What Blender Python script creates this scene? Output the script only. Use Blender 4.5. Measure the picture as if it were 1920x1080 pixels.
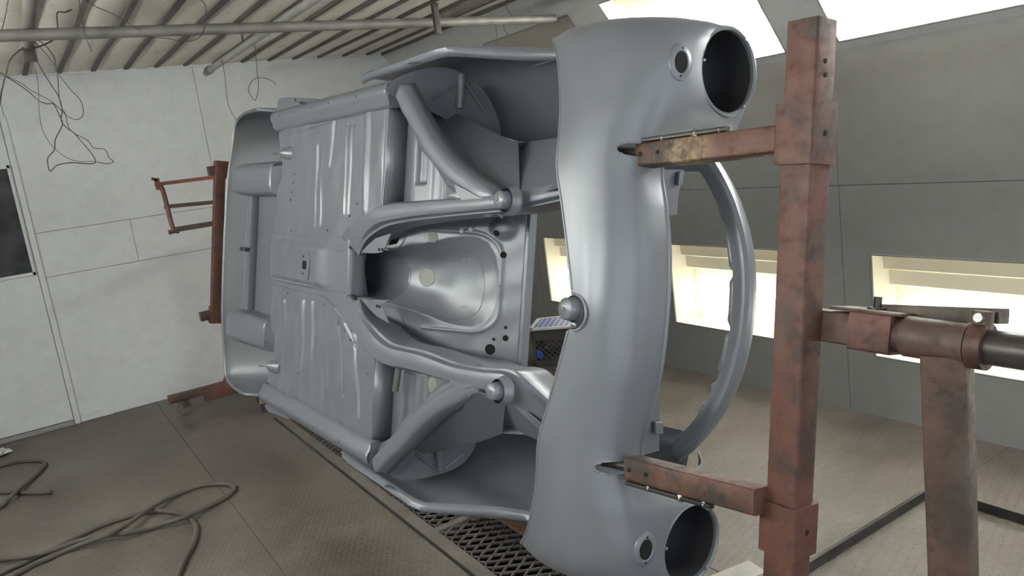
import bpy, bmesh, math, random
import numpy as np
from mathutils import Vector, Matrix
from math import sin, cos, pi, radians, floor as ffloor

# ------------------------------------------------------------------ clear
for o in list(bpy.data.objects): bpy.data.objects.remove(o, do_unlink=True)
scene = bpy.context.scene
COL = scene.collection
random.seed(7); rng = np.random.default_rng(7)

# ------------------------------------------------------------------ camera
FPX = 1460.6                                   # focal length in pixels of a 1920 px wide frame
PITCH, ROLL, YAW = 0.18473, -0.13417, -0.55048
CAMPOS = np.array([0.0, 0.0, 1.55])
def _rx(a): return np.array([[1,0,0],[0,cos(a),-sin(a)],[0,sin(a),cos(a)]])
def _ry(a): return np.array([[cos(a),0,sin(a)],[0,1,0],[-sin(a),0,cos(a)]])
def _rz(a): return np.array([[cos(a),-sin(a),0],[sin(a),cos(a),0],[0,0,1]])
RC = _rz(ROLL) @ _rx(PITCH) @ _ry(YAW) @ np.array([[1,0,0],[0,0,-1],[0,1,0]], float)
cd = bpy.data.cameras.new('camera'); cam = bpy.data.objects.new('camera', cd); COL.objects.link(cam)
cd.sensor_width = 36; cd.sensor_fit = 'HORIZONTAL'; cd.lens = FPX/1920*36; cd.clip_start = .05
M = Matrix.Identity(4)
for i in range(3):
    M[i][0] = RC[0][i]; M[i][1] = -RC[1][i]; M[i][2] = -RC[2][i]; M[i][3] = CAMPOS[i]
cam.matrix_world = M
scene.camera = cam

# ------------------------------------------------------------------ world, exposure
scene.view_settings.view_transform = 'Standard'; scene.view_settings.look = 'None'
scene.view_settings.gamma = 1; scene.view_settings.use_curve_mapping = False
scene.view_settings.exposure = 0.12
SKY = 1.9          # overcast daylight let in by an unseen open booth end, added for its light
TUBE_LOW, TUBE_HIP = 9.0, 74.0   # fluorescent tubes behind the glass: low wall boxes, sloped strips
w = bpy.data.worlds.new('world'); scene.world = w; w.use_nodes = True
w.node_tree.nodes['Background'].inputs[0].default_value = (.90,.955,1,1)
w.node_tree.nodes['Background'].inputs[1].default_value = SKY

# ------------------------------------------------------------------ measuring helpers
def ray(px, py): return RC.T @ np.array([(px-960)/FPX, (py-540)/FPX, 1.0])
def on_plane(px, py, n, k):
    d = ray(px, py); n = np.array(n, float)
    return CAMPOS + (k - n@CAMPOS)/(n@d)*d
def fl(px, py, z=0): return on_plane(px, py, (0,0,1), z)
def wy(px, py, y): return on_plane(px, py, (0,1,0), y)
def wx(px, py, x): return on_plane(px, py, (1,0,0), x)
# the car's own frame: x forward, y left, z up; the body hangs on its side
FW = np.array([.0673022,-.99758386,-.01722958])
LF = -np.array([.22843635,-.00140312,.97355784])
UP = -np.array([-.97122976,-.06945844,.22778999])
CO = np.array([1.057, 2.612, 1.139])
def c2w(c): return CO + c[0]*FW + c[1]*LF + c[2]*UP
def cplane(px, py, n, k):
    d = ray(px, py); dc = np.array([d@FW, d@LF, d@UP]); e = CAMPOS-CO
    ec = np.array([e@FW, e@LF, e@UP]); n = np.array(n, float)
    return ec + (k - n@ec)/(n@dc)*dc
def cz(px, py, z=0.): return cplane(px, py, (0,0,1), z)
def cx(px, py, x): return cplane(px, py, (1,0,0), x)
def cy(px, py, y): return cplane(px, py, (0,1,0), y)
def plane3(a, b, c):
    a, b, c = map(np.array, (a, b, c)); n = np.cross(b-a, c-a); return n, n@a

# ------------------------------------------------------------------ materials
def newmat(name):
    m = bpy.data.materials.new(name); m.use_nodes = True
    nt = m.node_tree; return m, nt, nt.nodes['Principled BSDF']
def N(nt, t, **k):
    n = nt.nodes.new(t)
    for a, b in k.items(): setattr(n, a, b)
    return n
def noise(nt, scale, detail=4, rough=.55, coord='Object', vec=None):
    n = N(nt, 'ShaderNodeTexNoise'); n.inputs['Scale'].default_value = scale
    n.inputs['Detail'].default_value = detail; n.inputs['Roughness'].default_value = rough
    if vec is None:
        tc = N(nt, 'ShaderNodeTexCoord'); vec = tc.outputs[coord]
    nt.links.new(vec, n.inputs['Vector']); return n
def ramp(nt, src, stops):
    r = N(nt, 'ShaderNodeValToRGB'); e = r.color_ramp.elements
    while len(e) < len(stops): e.new(.5)
    for x, (p, c) in zip(e, stops): x.position = p; x.color = (*c, 1) if len(c) == 3 else c
    nt.links.new(src, r.inputs[0]); return r
def bump(nt, b, src, strength=.2, dist=.01):
    n = N(nt, 'ShaderNodeBump'); n.inputs['Strength'].default_value = strength; n.inputs['Distance'].default_value = dist
    nt.links.new(src, n.inputs['Height']); nt.links.new(n.outputs[0], b.inputs['Normal']); return n
def simple(name, col, rough=.5, metal=0, var=.12, scale=6, bmp=0., bscale=60):
    m, nt, b = newmat(name)
    n = noise(nt, scale); lo = tuple(c*(1-var) for c in col); hi = tuple(min(1, c*(1+var)) for c in col)
    r = ramp(nt, n.outputs['Fac'], [(.3, lo), (.7, hi)]); nt.links.new(r.outputs[0], b.inputs['Base Color'])
    b.inputs['Roughness'].default_value = rough; b.inputs['Metallic'].default_value = metal
    if bmp: bump(nt, b, noise(nt, bscale, 3).outputs['Fac'], bmp, .004)
    return m
MT = {}
MT['paint'] = simple('grey_primer_paint', (.176,.190,.218), .35, .2, .05, 3, .04, 220)
MT['paint'].node_tree.nodes['Principled BSDF'].inputs['Specular IOR Level'].default_value = .6
MT['dark'] = simple('dark_bowl_inside', (.018,.019,.022), .7, 0, .2)  # near-black colour for the inside of the headlight bowls
MT['hole'] = simple('hole_black', (.004,.004,.005), .9, 0, .1)
MT['plug'] = simple('grey_plug', (.25,.245,.235), .5, 0, .05)
MT['steel'] = simple('bare_steel', (.30,.30,.29), .35, .8, .3, 14, .1)
MT['darksteel'] = simple('dark_steel', (.055,.05,.048), .4, .5, .3, 12, .1)
MT['pipe'] = simple('dull_pipe', (.16,.155,.145), .55, .3, .25, 10)
MT['pipelight'] = simple('galvanised_pipe', (.34,.34,.33), .5, .3, .15, 10)
MT['wire'] = simple('iron_wire', (.06,.055,.05), .6, .3, .2)
MT['hose'] = simple('dusty_rubber_hose', (.085,.072,.062), .75, 0, .2, 9, .1)
MT['wood'] = simple('pale_board', (.42,.40,.36), .8, 0, .15, 12, .1)
MT['paper'] = simple('paper', (.62,.63,.58), .9, 0, .06)
MT['rubber'] = simple('caster_rubber', (.10,.09,.085), .7)
MT['crate'] = simple('grey_crate_plastic', (.06,.057,.055), .55, 0, .2)
MT['blue'] = simple('blue_plastic', (.03,.08,.42), .5)
MT['whiteplastic'] = simple('white_plastic', (.62,.62,.62), .5)
MT['gasket'] = simple('seam_sealant', (.16,.16,.155), .8)
MT['lamphouse'] = simple('lamp_box_white', (.78,.74,.62), .6, 0, .03)
MT['bar'] = simple('ceiling_bar', (.115,.105,.098), .7, 0, .15)

def rust_mat(name, base, dark, pale, amt=.5, seed=0.):
    m, nt, b = newmat(name)
    tc = N(nt, 'ShaderNodeTexCoord'); mp = N(nt, 'ShaderNodeMapping'); mp.inputs['Location'].default_value = (seed, seed*.7, 0)
    nt.links.new(tc.outputs['Object'], mp.inputs[0]); v = mp.outputs[0]
    n1 = noise(nt, 7, 6, .65, vec=v); n2 = noise(nt, 38, 5, .7, vec=v); n3 = noise(nt, 3.1, 3, .5, vec=v)
    r1 = ramp(nt, n1.outputs['Fac'], [(.40, dark), (.53, base), (.78, tuple(min(1, c*1.3) for c in base))])
    r2 = ramp(nt, n2.outputs['Fac'], [(.50, (0,0,0)), (.70, (1,1,1))])
    mx = N(nt, 'ShaderNodeMixRGB'); mx.blend_type = 'MULTIPLY'; mx.inputs[2].default_value = (.42,.38,.36,1)
    ml = N(nt, 'ShaderNodeMath', operation='MULTIPLY'); ml.inputs[1].default_value = amt
    nt.links.new(r2.outputs[0], ml.inputs[0]); nt.links.new(ml.outputs[0], mx.inputs[0]); nt.links.new(r1.outputs[0], mx.inputs[1])
    r3 = ramp(nt, n3.outputs['Fac'], [(.62, (0,0,0)), (.74, (1,1,1))])
    m2 = N(nt, 'ShaderNodeMixRGB'); m2.inputs[2].default_value = (*pale, 1)
    ml2 = N(nt, 'ShaderNodeMath', operation='MULTIPLY'); ml2.inputs[1].default_value = .55
    nt.links.new(r3.outputs[0], ml2.inputs[0]); nt.links.new(ml2.outputs[0], m2.inputs[0]); nt.links.new(mx.outputs[0], m2.inputs[1])
    nt.links.new(m2.outputs[0], b.inputs['Base Color'])
    rr = ramp(nt, n2.outputs['Fac'], [(.3, (.42,.42,.42)), (.7, (.75,.75,.75))]); nt.links.new(rr.outputs[0], b.inputs['Roughness'])
    bump(nt, b, n2.outputs['Fac'], .12, .004)
    return m
MT['rust'] = rust_mat('red_oxide_steel', (.095,.036,.025), (.045,.024,.02), (.11,.08,.07))
MT['rustbrown'] = rust_mat('brown_worn_steel', (.085,.052,.042), (.048,.036,.031), (.12,.11,.10), .6, 3.)
MT['rustarm'] = rust_mat('scorched_arm_steel', (.10,.045,.031), (.035,.026,.022), (.20,.14,.085), .6, 1.3)
def burn_layer(m):
    nt = m.node_tree; b = nt.nodes['Principled BSDF']; src = b.inputs['Base Color'].links[0].from_socket
    at = N(nt, 'ShaderNodeAttribute'); at.attribute_name = 'wear'; sp = N(nt, 'ShaderNodeSeparateColor'); nt.links.new(at.outputs['Color'], sp.inputs[0])
    for ch, col, k in ((0, (.035,.026,.022), .85), (1, (.27,.20,.11), .75)):
        n = noise(nt, 26 if ch == 0 else 34, 5, .7); r = ramp(nt, n.outputs['Fac'], [(.40, (0,0,0)), (.62, (1,1,1))])
        ml = N(nt, 'ShaderNodeMath', operation='MULTIPLY'); nt.links.new(sp.outputs[ch], ml.inputs[0]); nt.links.new(r.outputs[0], ml.inputs[1])
        m2 = N(nt, 'ShaderNodeMath', operation='MULTIPLY'); nt.links.new(ml.outputs[0], m2.inputs[0]); m2.inputs[1].default_value = k*1.3; m2.use_clamp = True
        mx = N(nt, 'ShaderNodeMixRGB'); nt.links.new(m2.outputs[0], mx.inputs[0]); nt.links.new(src, mx.inputs[1]); mx.inputs[2].default_value = (*col, 1); src = mx.outputs[0]
    nt.links.new(src, b.inputs['Base Color'])
burn_layer(MT['rustarm'])
MT['tan'] = rust_mat('tan_worn_tube', (.27,.17,.105), (.17,.10,.07), (.30,.22,.16), .4, 8.)
MT['red'] = rust_mat('red_painted_pipe', (.20,.055,.045), (.12,.05,.04), (.18,.11,.09), .3, 5.)

def wall_mat(name, col, dirt, amount=.5):
    m, nt, b = newmat(name)
    n1 = noise(nt, 1.1, 5, .6); n2 = noise(nt, 14, 4, .6)
    r = ramp(nt, n1.outputs['Fac'], [(.34, tuple(a*(1-amount)+d*amount for a, d in zip(col, dirt))), (.56, col)])
    r2 = ramp(nt, n2.outputs['Fac'], [(.35, (.93,.93,.92)), (.6, (1,1,1))])
    mx = N(nt, 'ShaderNodeMixRGB'); mx.blend_type = 'MULTIPLY'; mx.inputs[0].default_value = 1
    nt.links.new(r.outputs[0], mx.inputs[1]); nt.links.new(r2.outputs[0], mx.inputs[2])
    nt.links.new(mx.outputs[0], b.inputs['Base Color']); b.inputs['Roughness'].default_value = .62
    bump(nt, b, n2.outputs['Fac'], .03, .004)
    return m
MT['wall'] = wall_mat('booth_white_wall', (.67,.69,.70), (.52,.52,.51), .22)
MT['wallgrey'] = wall_mat('booth_side_wall_shaded', (.27,.27,.265), (.23,.225,.22), .4)  # booth white darkened in colour to carry the backlit right wall's shade
MT['hip'] = wall_mat('booth_slope', (.42,.425,.42), (.36,.36,.35), .3)

def filter_mat():
    m, nt, b = newmat('ceiling_filter_media')
    tc = N(nt, 'ShaderNodeTexCoord'); mp = N(nt, 'ShaderNodeMapping'); mp.inputs['Scale'].default_value = (9, 2.2, 1)
    nt.links.new(tc.outputs['Object'], mp.inputs[0])
    n1 = noise(nt, 1.6, 5, .6, vec=mp.outputs[0]); n2 = noise(nt, .9, 3)
    r = ramp(nt, n1.outputs['Fac'], [(.56, (.86,.83,.76)), (.66, (.66,.68,.67))])
    r2 = ramp(nt, n2.outputs['Fac'], [(.35, (.86,.84,.80)), (.65, (1,1,1))])
    mx = N(nt, 'ShaderNodeMixRGB'); mx.blend_type = 'MULTIPLY'; mx.inputs[0].default_value = 1
    nt.links.new(r.outputs[0], mx.inputs[1]); nt.links.new(r2.outputs[0], mx.inputs[2])
    nt.links.new(mx.outputs[0], b.inputs['Base Color']); b.inputs['Roughness'].default_value = .95
    bump(nt, b, noise(nt, 260, 2).outputs['Fac'], .2, .003)
    return m
MT['filter'] = filter_mat()

def tread_mat():
    m, nt, b = newmat('steel_tread_plate')
    L = nt.links
    tc = N(nt, 'ShaderNodeTexCoord')
    def vm(op, a, bb=None):
        n = N(nt, 'ShaderNodeVectorMath', operation=op); L.new(a, n.inputs[0])
        if bb is not None:
            if isinstance(bb, tuple): n.inputs[1].default_value = bb
            else: L.new(bb, n.inputs[1])
        return n.outputs[0]
    def mt(op, a, bb=None, cc=None):
        n = N(nt, 'ShaderNodeMath', operation=op)
        for i, s in enumerate((a, bb, cc)):
            if s is None: continue
            if isinstance(s, (int, float)): n.inputs[i].default_value = s
            else: L.new(s, n.inputs[i])
        return n.outputs[0]
    p = vm('SCALE', tc.outputs['Object']); p.node.inputs['Scale'].default_value = 1/.024
    rot = N(nt, 'ShaderNodeVectorRotate'); rot.rotation_type = 'Z_AXIS'; rot.inputs['Angle'].default_value = radians(28); L.new(p, rot.inputs[0]); p = rot.outputs[0]
    fr = vm('SUBTRACT', vm('FRACTION', p), (.5,.5,.5)); fi = vm('FLOOR', p)
    sf = N(nt, 'ShaderNodeSeparateXYZ'); L.new(fr, sf.inputs[0]); si = N(nt, 'ShaderNodeSeparateXYZ'); L.new(fi, si.inputs[0])
    par = mt('PINGPONG', mt('ADD', si.outputs[0], si.outputs[1]), 1)
    s = mt('SUBTRACT', 1, mt('MULTIPLY', par, 2))
    sy = mt('MULTIPLY', sf.outputs[1], s)
    u = mt('ADD', sf.outputs[0], sy); v = mt('SUBTRACT', sf.outputs[0], sy)
    e = mt('ADD', mt('POWER', mt('DIVIDE', u, .72), 2), mt('POWER', mt('DIVIDE', v, .2), 2))
    lug = mt('SMOOTH_MAX', mt('SUBTRACT', 1, e), 0, .2)
    n1 = noise(nt, .9, 5, .6); n2 = noise(nt, 30, 4, .7); n3 = noise(nt, 4, 4, .6)
    r = ramp(nt, n1.outputs['Fac'], [(.33, (.114,.096,.084)), (.5, (.148,.131,.116)), (.68, (.174,.162,.148))])
    r3 = ramp(nt, n3.outputs['Fac'], [(.35, (.8,.78,.76)), (.65, (1.08,1.06,1.04))])
    r2 = ramp(nt, n2.outputs['Fac'], [(.35, (.85,.84,.83)), (.7, (1.1,1.1,1.1))])
    mx = N(nt, 'ShaderNodeMixRGB'); mx.blend_type = 'MULTIPLY'; mx.inputs[0].default_value = 1
    mx2 = N(nt, 'ShaderNodeMixRGB'); mx2.blend_type = 'MULTIPLY'; mx2.inputs[0].default_value = 1
    L.new(r.outputs[0], mx.inputs[1]); L.new(r2.outputs[0], mx.inputs[2]); L.new(mx.outputs[0], mx2.inputs[1]); L.new(r3.outputs[0], mx2.inputs[2])
    wear = N(nt, 'ShaderNodeMixRGB'); wear.inputs[2].default_value = (.225,.21,.195,1)
    L.new(mt('MULTIPLY', mt('MINIMUM', lug, 1), .35), wear.inputs[0]); L.new(mx2.outputs[0], wear.inputs[1])
    L.new(wear.outputs[0], b.inputs['Base Color'])
    rr = ramp(nt, n3.outputs['Fac'], [(.3, (.42,.42,.42)), (.7, (.62,.62,.62))]); L.new(rr.outputs[0], b.inputs['Roughness'])
    b.inputs['Metallic'].default_value = .25
    bp = bump(nt, b, lug, .55, .003)
    b2 = N(nt, 'ShaderNodeBump'); b2.inputs['Strength'].default_value = .12; b2.inputs['Distance'].default_value = .004
    L.new(n2.outputs['Fac'], b2.inputs['Height']); L.new(b2.outputs[0], bp.inputs['Normal'])
    return m
MT['tread'] = tread_mat()
MT['kerb'] = simple('worn_floor_bar', (.135,.118,.105), .55, .2, .2, 8, .1)
MT['grate'] = simple('expanded_steel', (.12,.11,.10), .55, .4, .25, 20)
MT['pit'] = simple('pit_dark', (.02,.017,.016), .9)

def emit_mat(name, col, s):
    m = bpy.data.materials.new(name); m.use_nodes = True; nt = m.node_tree
    nt.nodes.clear(); e = N(nt, 'ShaderNodeEmission'); o = N(nt, 'ShaderNodeOutputMaterial')
    e.inputs[0].default_value = (*col, 1); e.inputs[1].default_value = s; nt.links.new(e.outputs[0], o.inputs[0]); return m
MT['tube_low'] = emit_mat('fluorescent_tube_low', (1,.97,.86), TUBE_LOW)
MT['tube_hip'] = emit_mat('fluorescent_tube_high', (.95,.985,1), TUBE_HIP)
def glass_mat(name, tint, gloss=.06):
    m = bpy.data.materials.new(name); m.use_nodes = True; nt = m.node_tree; nt.nodes.clear()
    t = N(nt, 'ShaderNodeBsdfTransparent'); t.inputs[0].default_value = (*tint, 1)
    g = N(nt, 'ShaderNodeBsdfGlossy'); g.inputs['Roughness'].default_value = .08
    mx = N(nt, 'ShaderNodeMixShader'); mx.inputs[0].default_value = gloss; o = N(nt, 'ShaderNodeOutputMaterial')
    nt.links.new(t.outputs[0], mx.inputs[1]); nt.links.new(g.outputs[0], mx.inputs[2]); nt.links.new(mx.outputs[0], o.inputs[0]); return m
MT['glass'] = glass_mat('lamp_glass', (.95,.95,.93))
MT['dimglass'] = simple('unlit_lamp_pane', (.26,.245,.21), .35, 0, .12, 1.5)
def dark_glass():
    m, nt, b = newmat('dark_window_pane')
    n = noise(nt, 7, 3); r = ramp(nt, n.outputs['Fac'], [(.35, (.012,.013,.016)), (.7, (.05,.052,.058))])
    nt.links.new(r.outputs[0], b.inputs['Base Color']); b.inputs['Roughness'].default_value = .35; b.inputs['Specular IOR Level'].default_value = .2; return m
MT['darkglass'] = dark_glass()

# ------------------------------------------------------------------ mesh helpers
def link(name, me, mat, parent=None):
    o = bpy.data.objects.new(name, me); COL.objects.link(o)
    if mat is not None: me.materials.append(MT[mat] if isinstance(mat, str) else mat)
    if parent is not None: o.parent = parent
    return o
class MB:
    """collects shapes of one part; origin is subtracted so parts sit under their thing"""
    def __init__(s, org=(0,0,0)): s.v = []; s.f = []; s.o = np.array(org, float)
    def add(s, vs, fs):
        b = len(s.v); s.v += [tuple(np.array(p, float)-s.o) for p in vs]; s.f += [tuple(b+i for i in f) for f in fs]; return s
    def box(s, lo, hi):
        x0,y0,z0 = lo; x1,y1,z1 = hi
        return s.add([(x0,y0,z0),(x1,y0,z0),(x1,y1,z0),(x0,y1,z0),(x0,y0,z1),(x1,y0,z1),(x1,y1,z1),(x0,y1,z1)],
                     [(0,3,2,1),(4,5,6,7),(0,1,5,4),(1,2,6,5),(2,3,7,6),(3,0,4,7)])
    def bar(s, a, b, wd, ht, up=(0,0,1), r=.006, caps=True):
        """rounded rectangular bar from a to b"""
        a = np.array(a, float); b = np.array(b, float); prof = []
        for (sx, sy), a0 in zip(((1,1),(-1,1),(-1,-1),(1,-1)), (0, 90, 180, 270)):
            for k in range(4):
                t = radians(a0+30*k); prof.append((sx*(wd/2-r)+r*cos(t), sy*(ht/2-r)+r*sin(t)))
        return s.sweep([a, b], prof, up, caps=caps, closed=True)
    def sweep(s, path, prof, up=(0,0,1), caps=True, closed=True, scale=None):
        P = [np.array(p, float) for p in path]; n = len(P); m = len(prof); up = np.array(up, float); rows = []
        for i in range(n):
            t = P[min(i+1,n-1)]-P[max(i-1,0)]; t /= np.linalg.norm(t)+1e-12
            side = np.cross(t, up); side /= np.linalg.norm(side)+1e-12; nn = np.cross(side, t)
            k = 1 if scale is None else scale[i]
            rows += [P[i]+side*a*k+nn*b*k for a, b in prof]
        fs = []
        for i in range(n-1):
            for j in range(m if closed else m-1):
                j2 = (j+1) % m; fs.append((i*m+j, i*m+j2, (i+1)*m+j2, (i+1)*m+j))
        if caps and closed: fs += [tuple(range(m-1,-1,-1)), tuple((n-1)*m+j for j in range(m))]
        return s.add(rows, fs)
    def tube(s, path, r, seg=10, caps=True):
        P = [np.array(p, float) for p in path]; n = len(P); rows = []
        t0 = P[1]-P[0]; ref = np.array([0,0,1.]) if abs(t0[2]) < .9*np.linalg.norm(t0) else np.array([1.,0,0])
        for i in range(n):
            t = P[min(i+1,n-1)]-P[max(i-1,0)]; t /= np.linalg.norm(t)+1e-12
            ref = ref-t*(ref@t); ref /= np.linalg.norm(ref)+1e-12; b2 = np.cross(t, ref)
            rr = r[i] if hasattr(r, '__len__') else r
            rows += [P[i]+rr*(cos(2*pi*k/seg)*ref+sin(2*pi*k/seg)*b2) for k in range(seg)]
        fs = [(i*seg+j, i*seg+(j+1)%seg, (i+1)*seg+(j+1)%seg, (i+1)*seg+j) for i in range(n-1) for j in range(seg)]
        if caps: fs += [tuple(range(seg-1,-1,-1)), tuple((n-1)*seg+j for j in range(seg))]
        return s.add(rows, fs)
    def lathe(s, prof, c, axis, seg=28, caps=False, sx=1, sy=1, ref=None):
        """prof: (radius, distance along axis)"""
        c = np.array(c, float); ax = np.array(axis, float); ax /= np.linalg.norm(ax)
        if ref is None: ref = np.array([0,0,1.]) if abs(ax[2]) < .8 else np.array([1.,0,0])
        e1 = np.array(ref, float)-ax*(ax@np.array(ref, float)); e1 /= np.linalg.norm(e1); e2 = np.cross(ax, e1); m = len(prof)
        rows = [c+ax*h+r*(sx*cos(2*pi*k/seg)*e1+sy*sin(2*pi*k/seg)*e2) for k in range(seg) for r, h in prof]
        fs = [(k*m+j, ((k+1)%seg)*m+j, ((k+1)%seg)*m+j+1, k*m+j+1) for k in range(seg) for j in range(m-1)]
        if caps: fs += [tuple(k*m for k in range(seg-1,-1,-1)), tuple(k*m+m-1 for k in range(seg))]
        return s.add(rows, fs)
    def grid(s, G, mask=None):
        r = len(G); c = len(G[0]); vs = [p for row in G for p in row]
        fs = [(i*c+j, i*c+j+1, (i+1)*c+j+1, (i+1)*c+j) for i in range(r-1) for j in range(c-1) if mask is None or mask(i, j)]
        return s.add(vs, fs)
    def poly(s, pts, n, th):
        """flat plate: outline pts (3D), thickened along n"""
        n = np.array(n, float); n = n/np.linalg.norm(n)*th; m = len(pts); P = [np.array(p, float) for p in pts]
        return s.add(P+[p+n for p in P], [tuple(range(m)), tuple(range(2*m-1, m-1, -1))]+[(i, (i+1)%m, m+(i+1)%m, m+i) for i in range(m)])
    def build(s, name, mat, parent=None, smooth=30, solid=0., kind=None, label=None, bevel=0.):
        me = bpy.data.meshes.new(name); me.from_pydata(s.v, [], s.f)
        bm = bmesh.new(); bm.from_mesh(me)
        loose = [v for v in bm.verts if not v.link_faces]
        if loose: bmesh.ops.delete(bm, geom=loose, context='VERTS')
        bmesh.ops.recalc_face_normals(bm, faces=bm.faces); bm.to_mesh(me); bm.free()
        if smooth:
            me.polygons.foreach_set('use_smooth', [True]*len(me.polygons)); me.set_sharp_from_angle(angle=radians(smooth))
        o = link(name, me, mat, parent)
        if bevel:
            b = o.modifiers.new('bevel', 'BEVEL'); b.width = bevel; b.segments = 2; b.limit_method = 'ANGLE'
        if solid:
            d = o.modifiers.new('thick', 'SOLIDIFY'); d.thickness = abs(solid); d.offset = 0
        if kind: o['kind'] = kind
        if label: o['label'] = label
        return o
def tag(o, label=None, cat=None, group=None, kind=None):
    if label: o['label'] = label
    if cat: o['category'] = cat
    if group: o['group'] = group
    if kind: o['kind'] = kind
    return o
def thing(name, label, cat, loc=(0,0,0), group=None):
    o = bpy.data.objects.new(name, None); COL.objects.link(o); o.location = loc; o.empty_display_size = .1
    return tag(o, label, cat, group)
def struct(name, loc=(0,0,0)):
    o = bpy.data.objects.new(name, None); COL.objects.link(o); o.location = loc; o['kind'] = 'structure'; return o
def cr(P, n=8, closed=False):
    """Catmull-Rom through points"""
    P = [np.array(p, float) for p in P]; out = []; m = len(P)
    for i in range(m-1):
        p0 = P[max(i-1,0)]; p1 = P[i]; p2 = P[i+1]; p3 = P[min(i+2,m-1)]
        if i == 0: p0 = 2*p1-p2
        if i == m-2: p3 = 2*p2-p1
        for k in range(n):
            t = k/n; out.append(.5*((2*p1)+(-p0+p2)*t+(2*p0-5*p1+4*p2-p3)*t*t+(-p0+3*p1-3*p2+p3)*t**3))
    out.append(P[-1]); return out
def lerp(a, b, t): return np.array(a)*(1-t)+np.array(b)*t
def interp(x, tab): return float(np.interp(x, [t[0] for t in tab], [t[1] for t in tab]))
def sstep(a, b, x):
    t = min(1, max(0, (x-a)/(b-a))); return t*t*(3-2*t)

# ================================================================== THE BOOTH
BY, RX, LX, FY, CH = 6.24, 3.33, -1.30, -1.6, 2.405      # back wall, right wall, left wall, open end, ceiling height
HZ, HXR = 1.76, 2.863                                     # where the slope starts on the side walls, where it meets the ceiling
HXL = LX+(RX-HXR)
# ---- floor
PX0, PX1, PY0, PY1 = 1.205, 1.70, 0.55, 4.955              # pit under the grating
flo = struct('floor')
def plate(x0, y0, x1, y1):
    MB().box((x0+.001, y0+.0006, -.012), (x1-.001, y1-.0006, 0)).build('floor_plate', 'tread', flo, smooth=0, bevel=.0015)
for y0, y1 in ((FY, 1.60), (1.60, 3.9), (3.9, BY+.1)):
    plate(LX-.1, y0, .60, y1) if y0 != 3.9 else plate(LX-.1, y0, .60, y1)
plate(.60, FY, 1.135, PY1+.06); plate(.60, PY1+.06, PX1+.08, BY+.1); plate(1.135, FY, PX1+.08, PY0-.03)
for y0, y1 in ((FY, 1.58), (1.58, 4.0), (4.0, BY+.1)): plate(PX1+.08, y0, RX+.1, y1)
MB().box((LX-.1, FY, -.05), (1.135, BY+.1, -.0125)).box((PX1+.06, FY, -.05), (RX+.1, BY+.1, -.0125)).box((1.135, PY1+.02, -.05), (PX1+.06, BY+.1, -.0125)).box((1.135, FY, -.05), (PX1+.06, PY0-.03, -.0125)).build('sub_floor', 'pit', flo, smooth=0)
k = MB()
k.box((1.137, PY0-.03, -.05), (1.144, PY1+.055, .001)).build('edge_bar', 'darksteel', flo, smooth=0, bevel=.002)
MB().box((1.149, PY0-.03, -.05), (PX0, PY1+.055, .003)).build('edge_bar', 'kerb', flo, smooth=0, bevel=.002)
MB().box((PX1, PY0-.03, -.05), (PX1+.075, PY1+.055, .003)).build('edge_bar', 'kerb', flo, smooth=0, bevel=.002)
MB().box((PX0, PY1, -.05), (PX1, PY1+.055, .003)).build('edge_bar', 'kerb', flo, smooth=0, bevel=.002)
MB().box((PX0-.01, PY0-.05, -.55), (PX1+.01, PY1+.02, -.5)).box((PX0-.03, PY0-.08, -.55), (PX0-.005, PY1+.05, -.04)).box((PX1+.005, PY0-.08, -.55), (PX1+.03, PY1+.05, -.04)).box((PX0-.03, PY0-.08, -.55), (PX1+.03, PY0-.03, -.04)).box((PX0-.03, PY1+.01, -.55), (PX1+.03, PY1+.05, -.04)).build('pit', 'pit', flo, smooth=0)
gy = [4.955, 3.945, 2.83, 1.71, .58]
GL = ['expanded metal grating panel in the floor below the rear half of the sill', 'expanded metal grating panel in the floor below the wheel arch lip', 'expanded metal grating panel in the floor below the nose', 'expanded metal grating panel in the floor below the stand axle']
for a, b, gl in zip(gy[1:], gy[:-1], GL):
    g = tag(MB().box((PX0, a-.02, -.03), (PX1, a+.02, .001)).build('floor_grate', 'kerb', None, smooth=0), gl, 'grate', 'pit gratings in a row')
    m = MB(); p = .044; q = .027                             # one diamond mesh per panel
    x0, x1, y0, y1 = PX0+.004, PX1-.004, a+.02, b-.02
    nx = int((x1-x0)/p); ny = int((y1-y0)/q)
    for i in range(nx+1):
        for j in range(ny):
            s0 = (i+j) % 2
            xa = x0+(i+(.47 if s0 else -.47))*p; xb = x0+(i+(-.47 if s0 else .47))*p
            xa = min(x1, max(x0, xa)); xb = min(x1, max(x0, xb))
            m.bar((xa, y0+j*q, -.008), (xb, y0+(j+1)*q, -.008), .005, .011, r=.001, caps=False)
    m.build('mesh', 'grate', g, smooth=0, kind='stuff')

# ---- back wall
wb = struct('wall_back')
MB().box((LX-.1, BY+.012, -.05), (RX+.1, BY+.05, CH+.3)).build('wall_backing', 'gasket', wb, smooth=0)
def bpanel(x0, x1, z0, z1): MB().box((x0+.0015, BY, z0+.0015), (x1-.0015, BY+.011, z1-.0015)).build('wall_panel', 'wall', wb, smooth=0, bevel=.001)
bpanel(.092, RX+.05, 0, 1.056); bpanel(.092, .70, 1.056, 1.363); bpanel(.70, RX+.05, 1.056, 1.363)
bpanel(.092, 1.335, 1.363, CH+.02); bpanel(1.335, RX+.05, 1.363, CH+.02); bpanel(LX-.1, .092, 2.13, CH+.02); bpanel(LX-.1, -1.0, 0, 2.13)
MB().box((.105, BY-.012, .002), (.315, BY, .052)).build('patch_plate', 'wall', wb, smooth=0, bevel=.001)
tag(MB().box((LX, BY-.02, CH-.012), (HXR, BY, CH+.01)).build('trim_1', 'wall', None, smooth=0), kind='structure')
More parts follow.
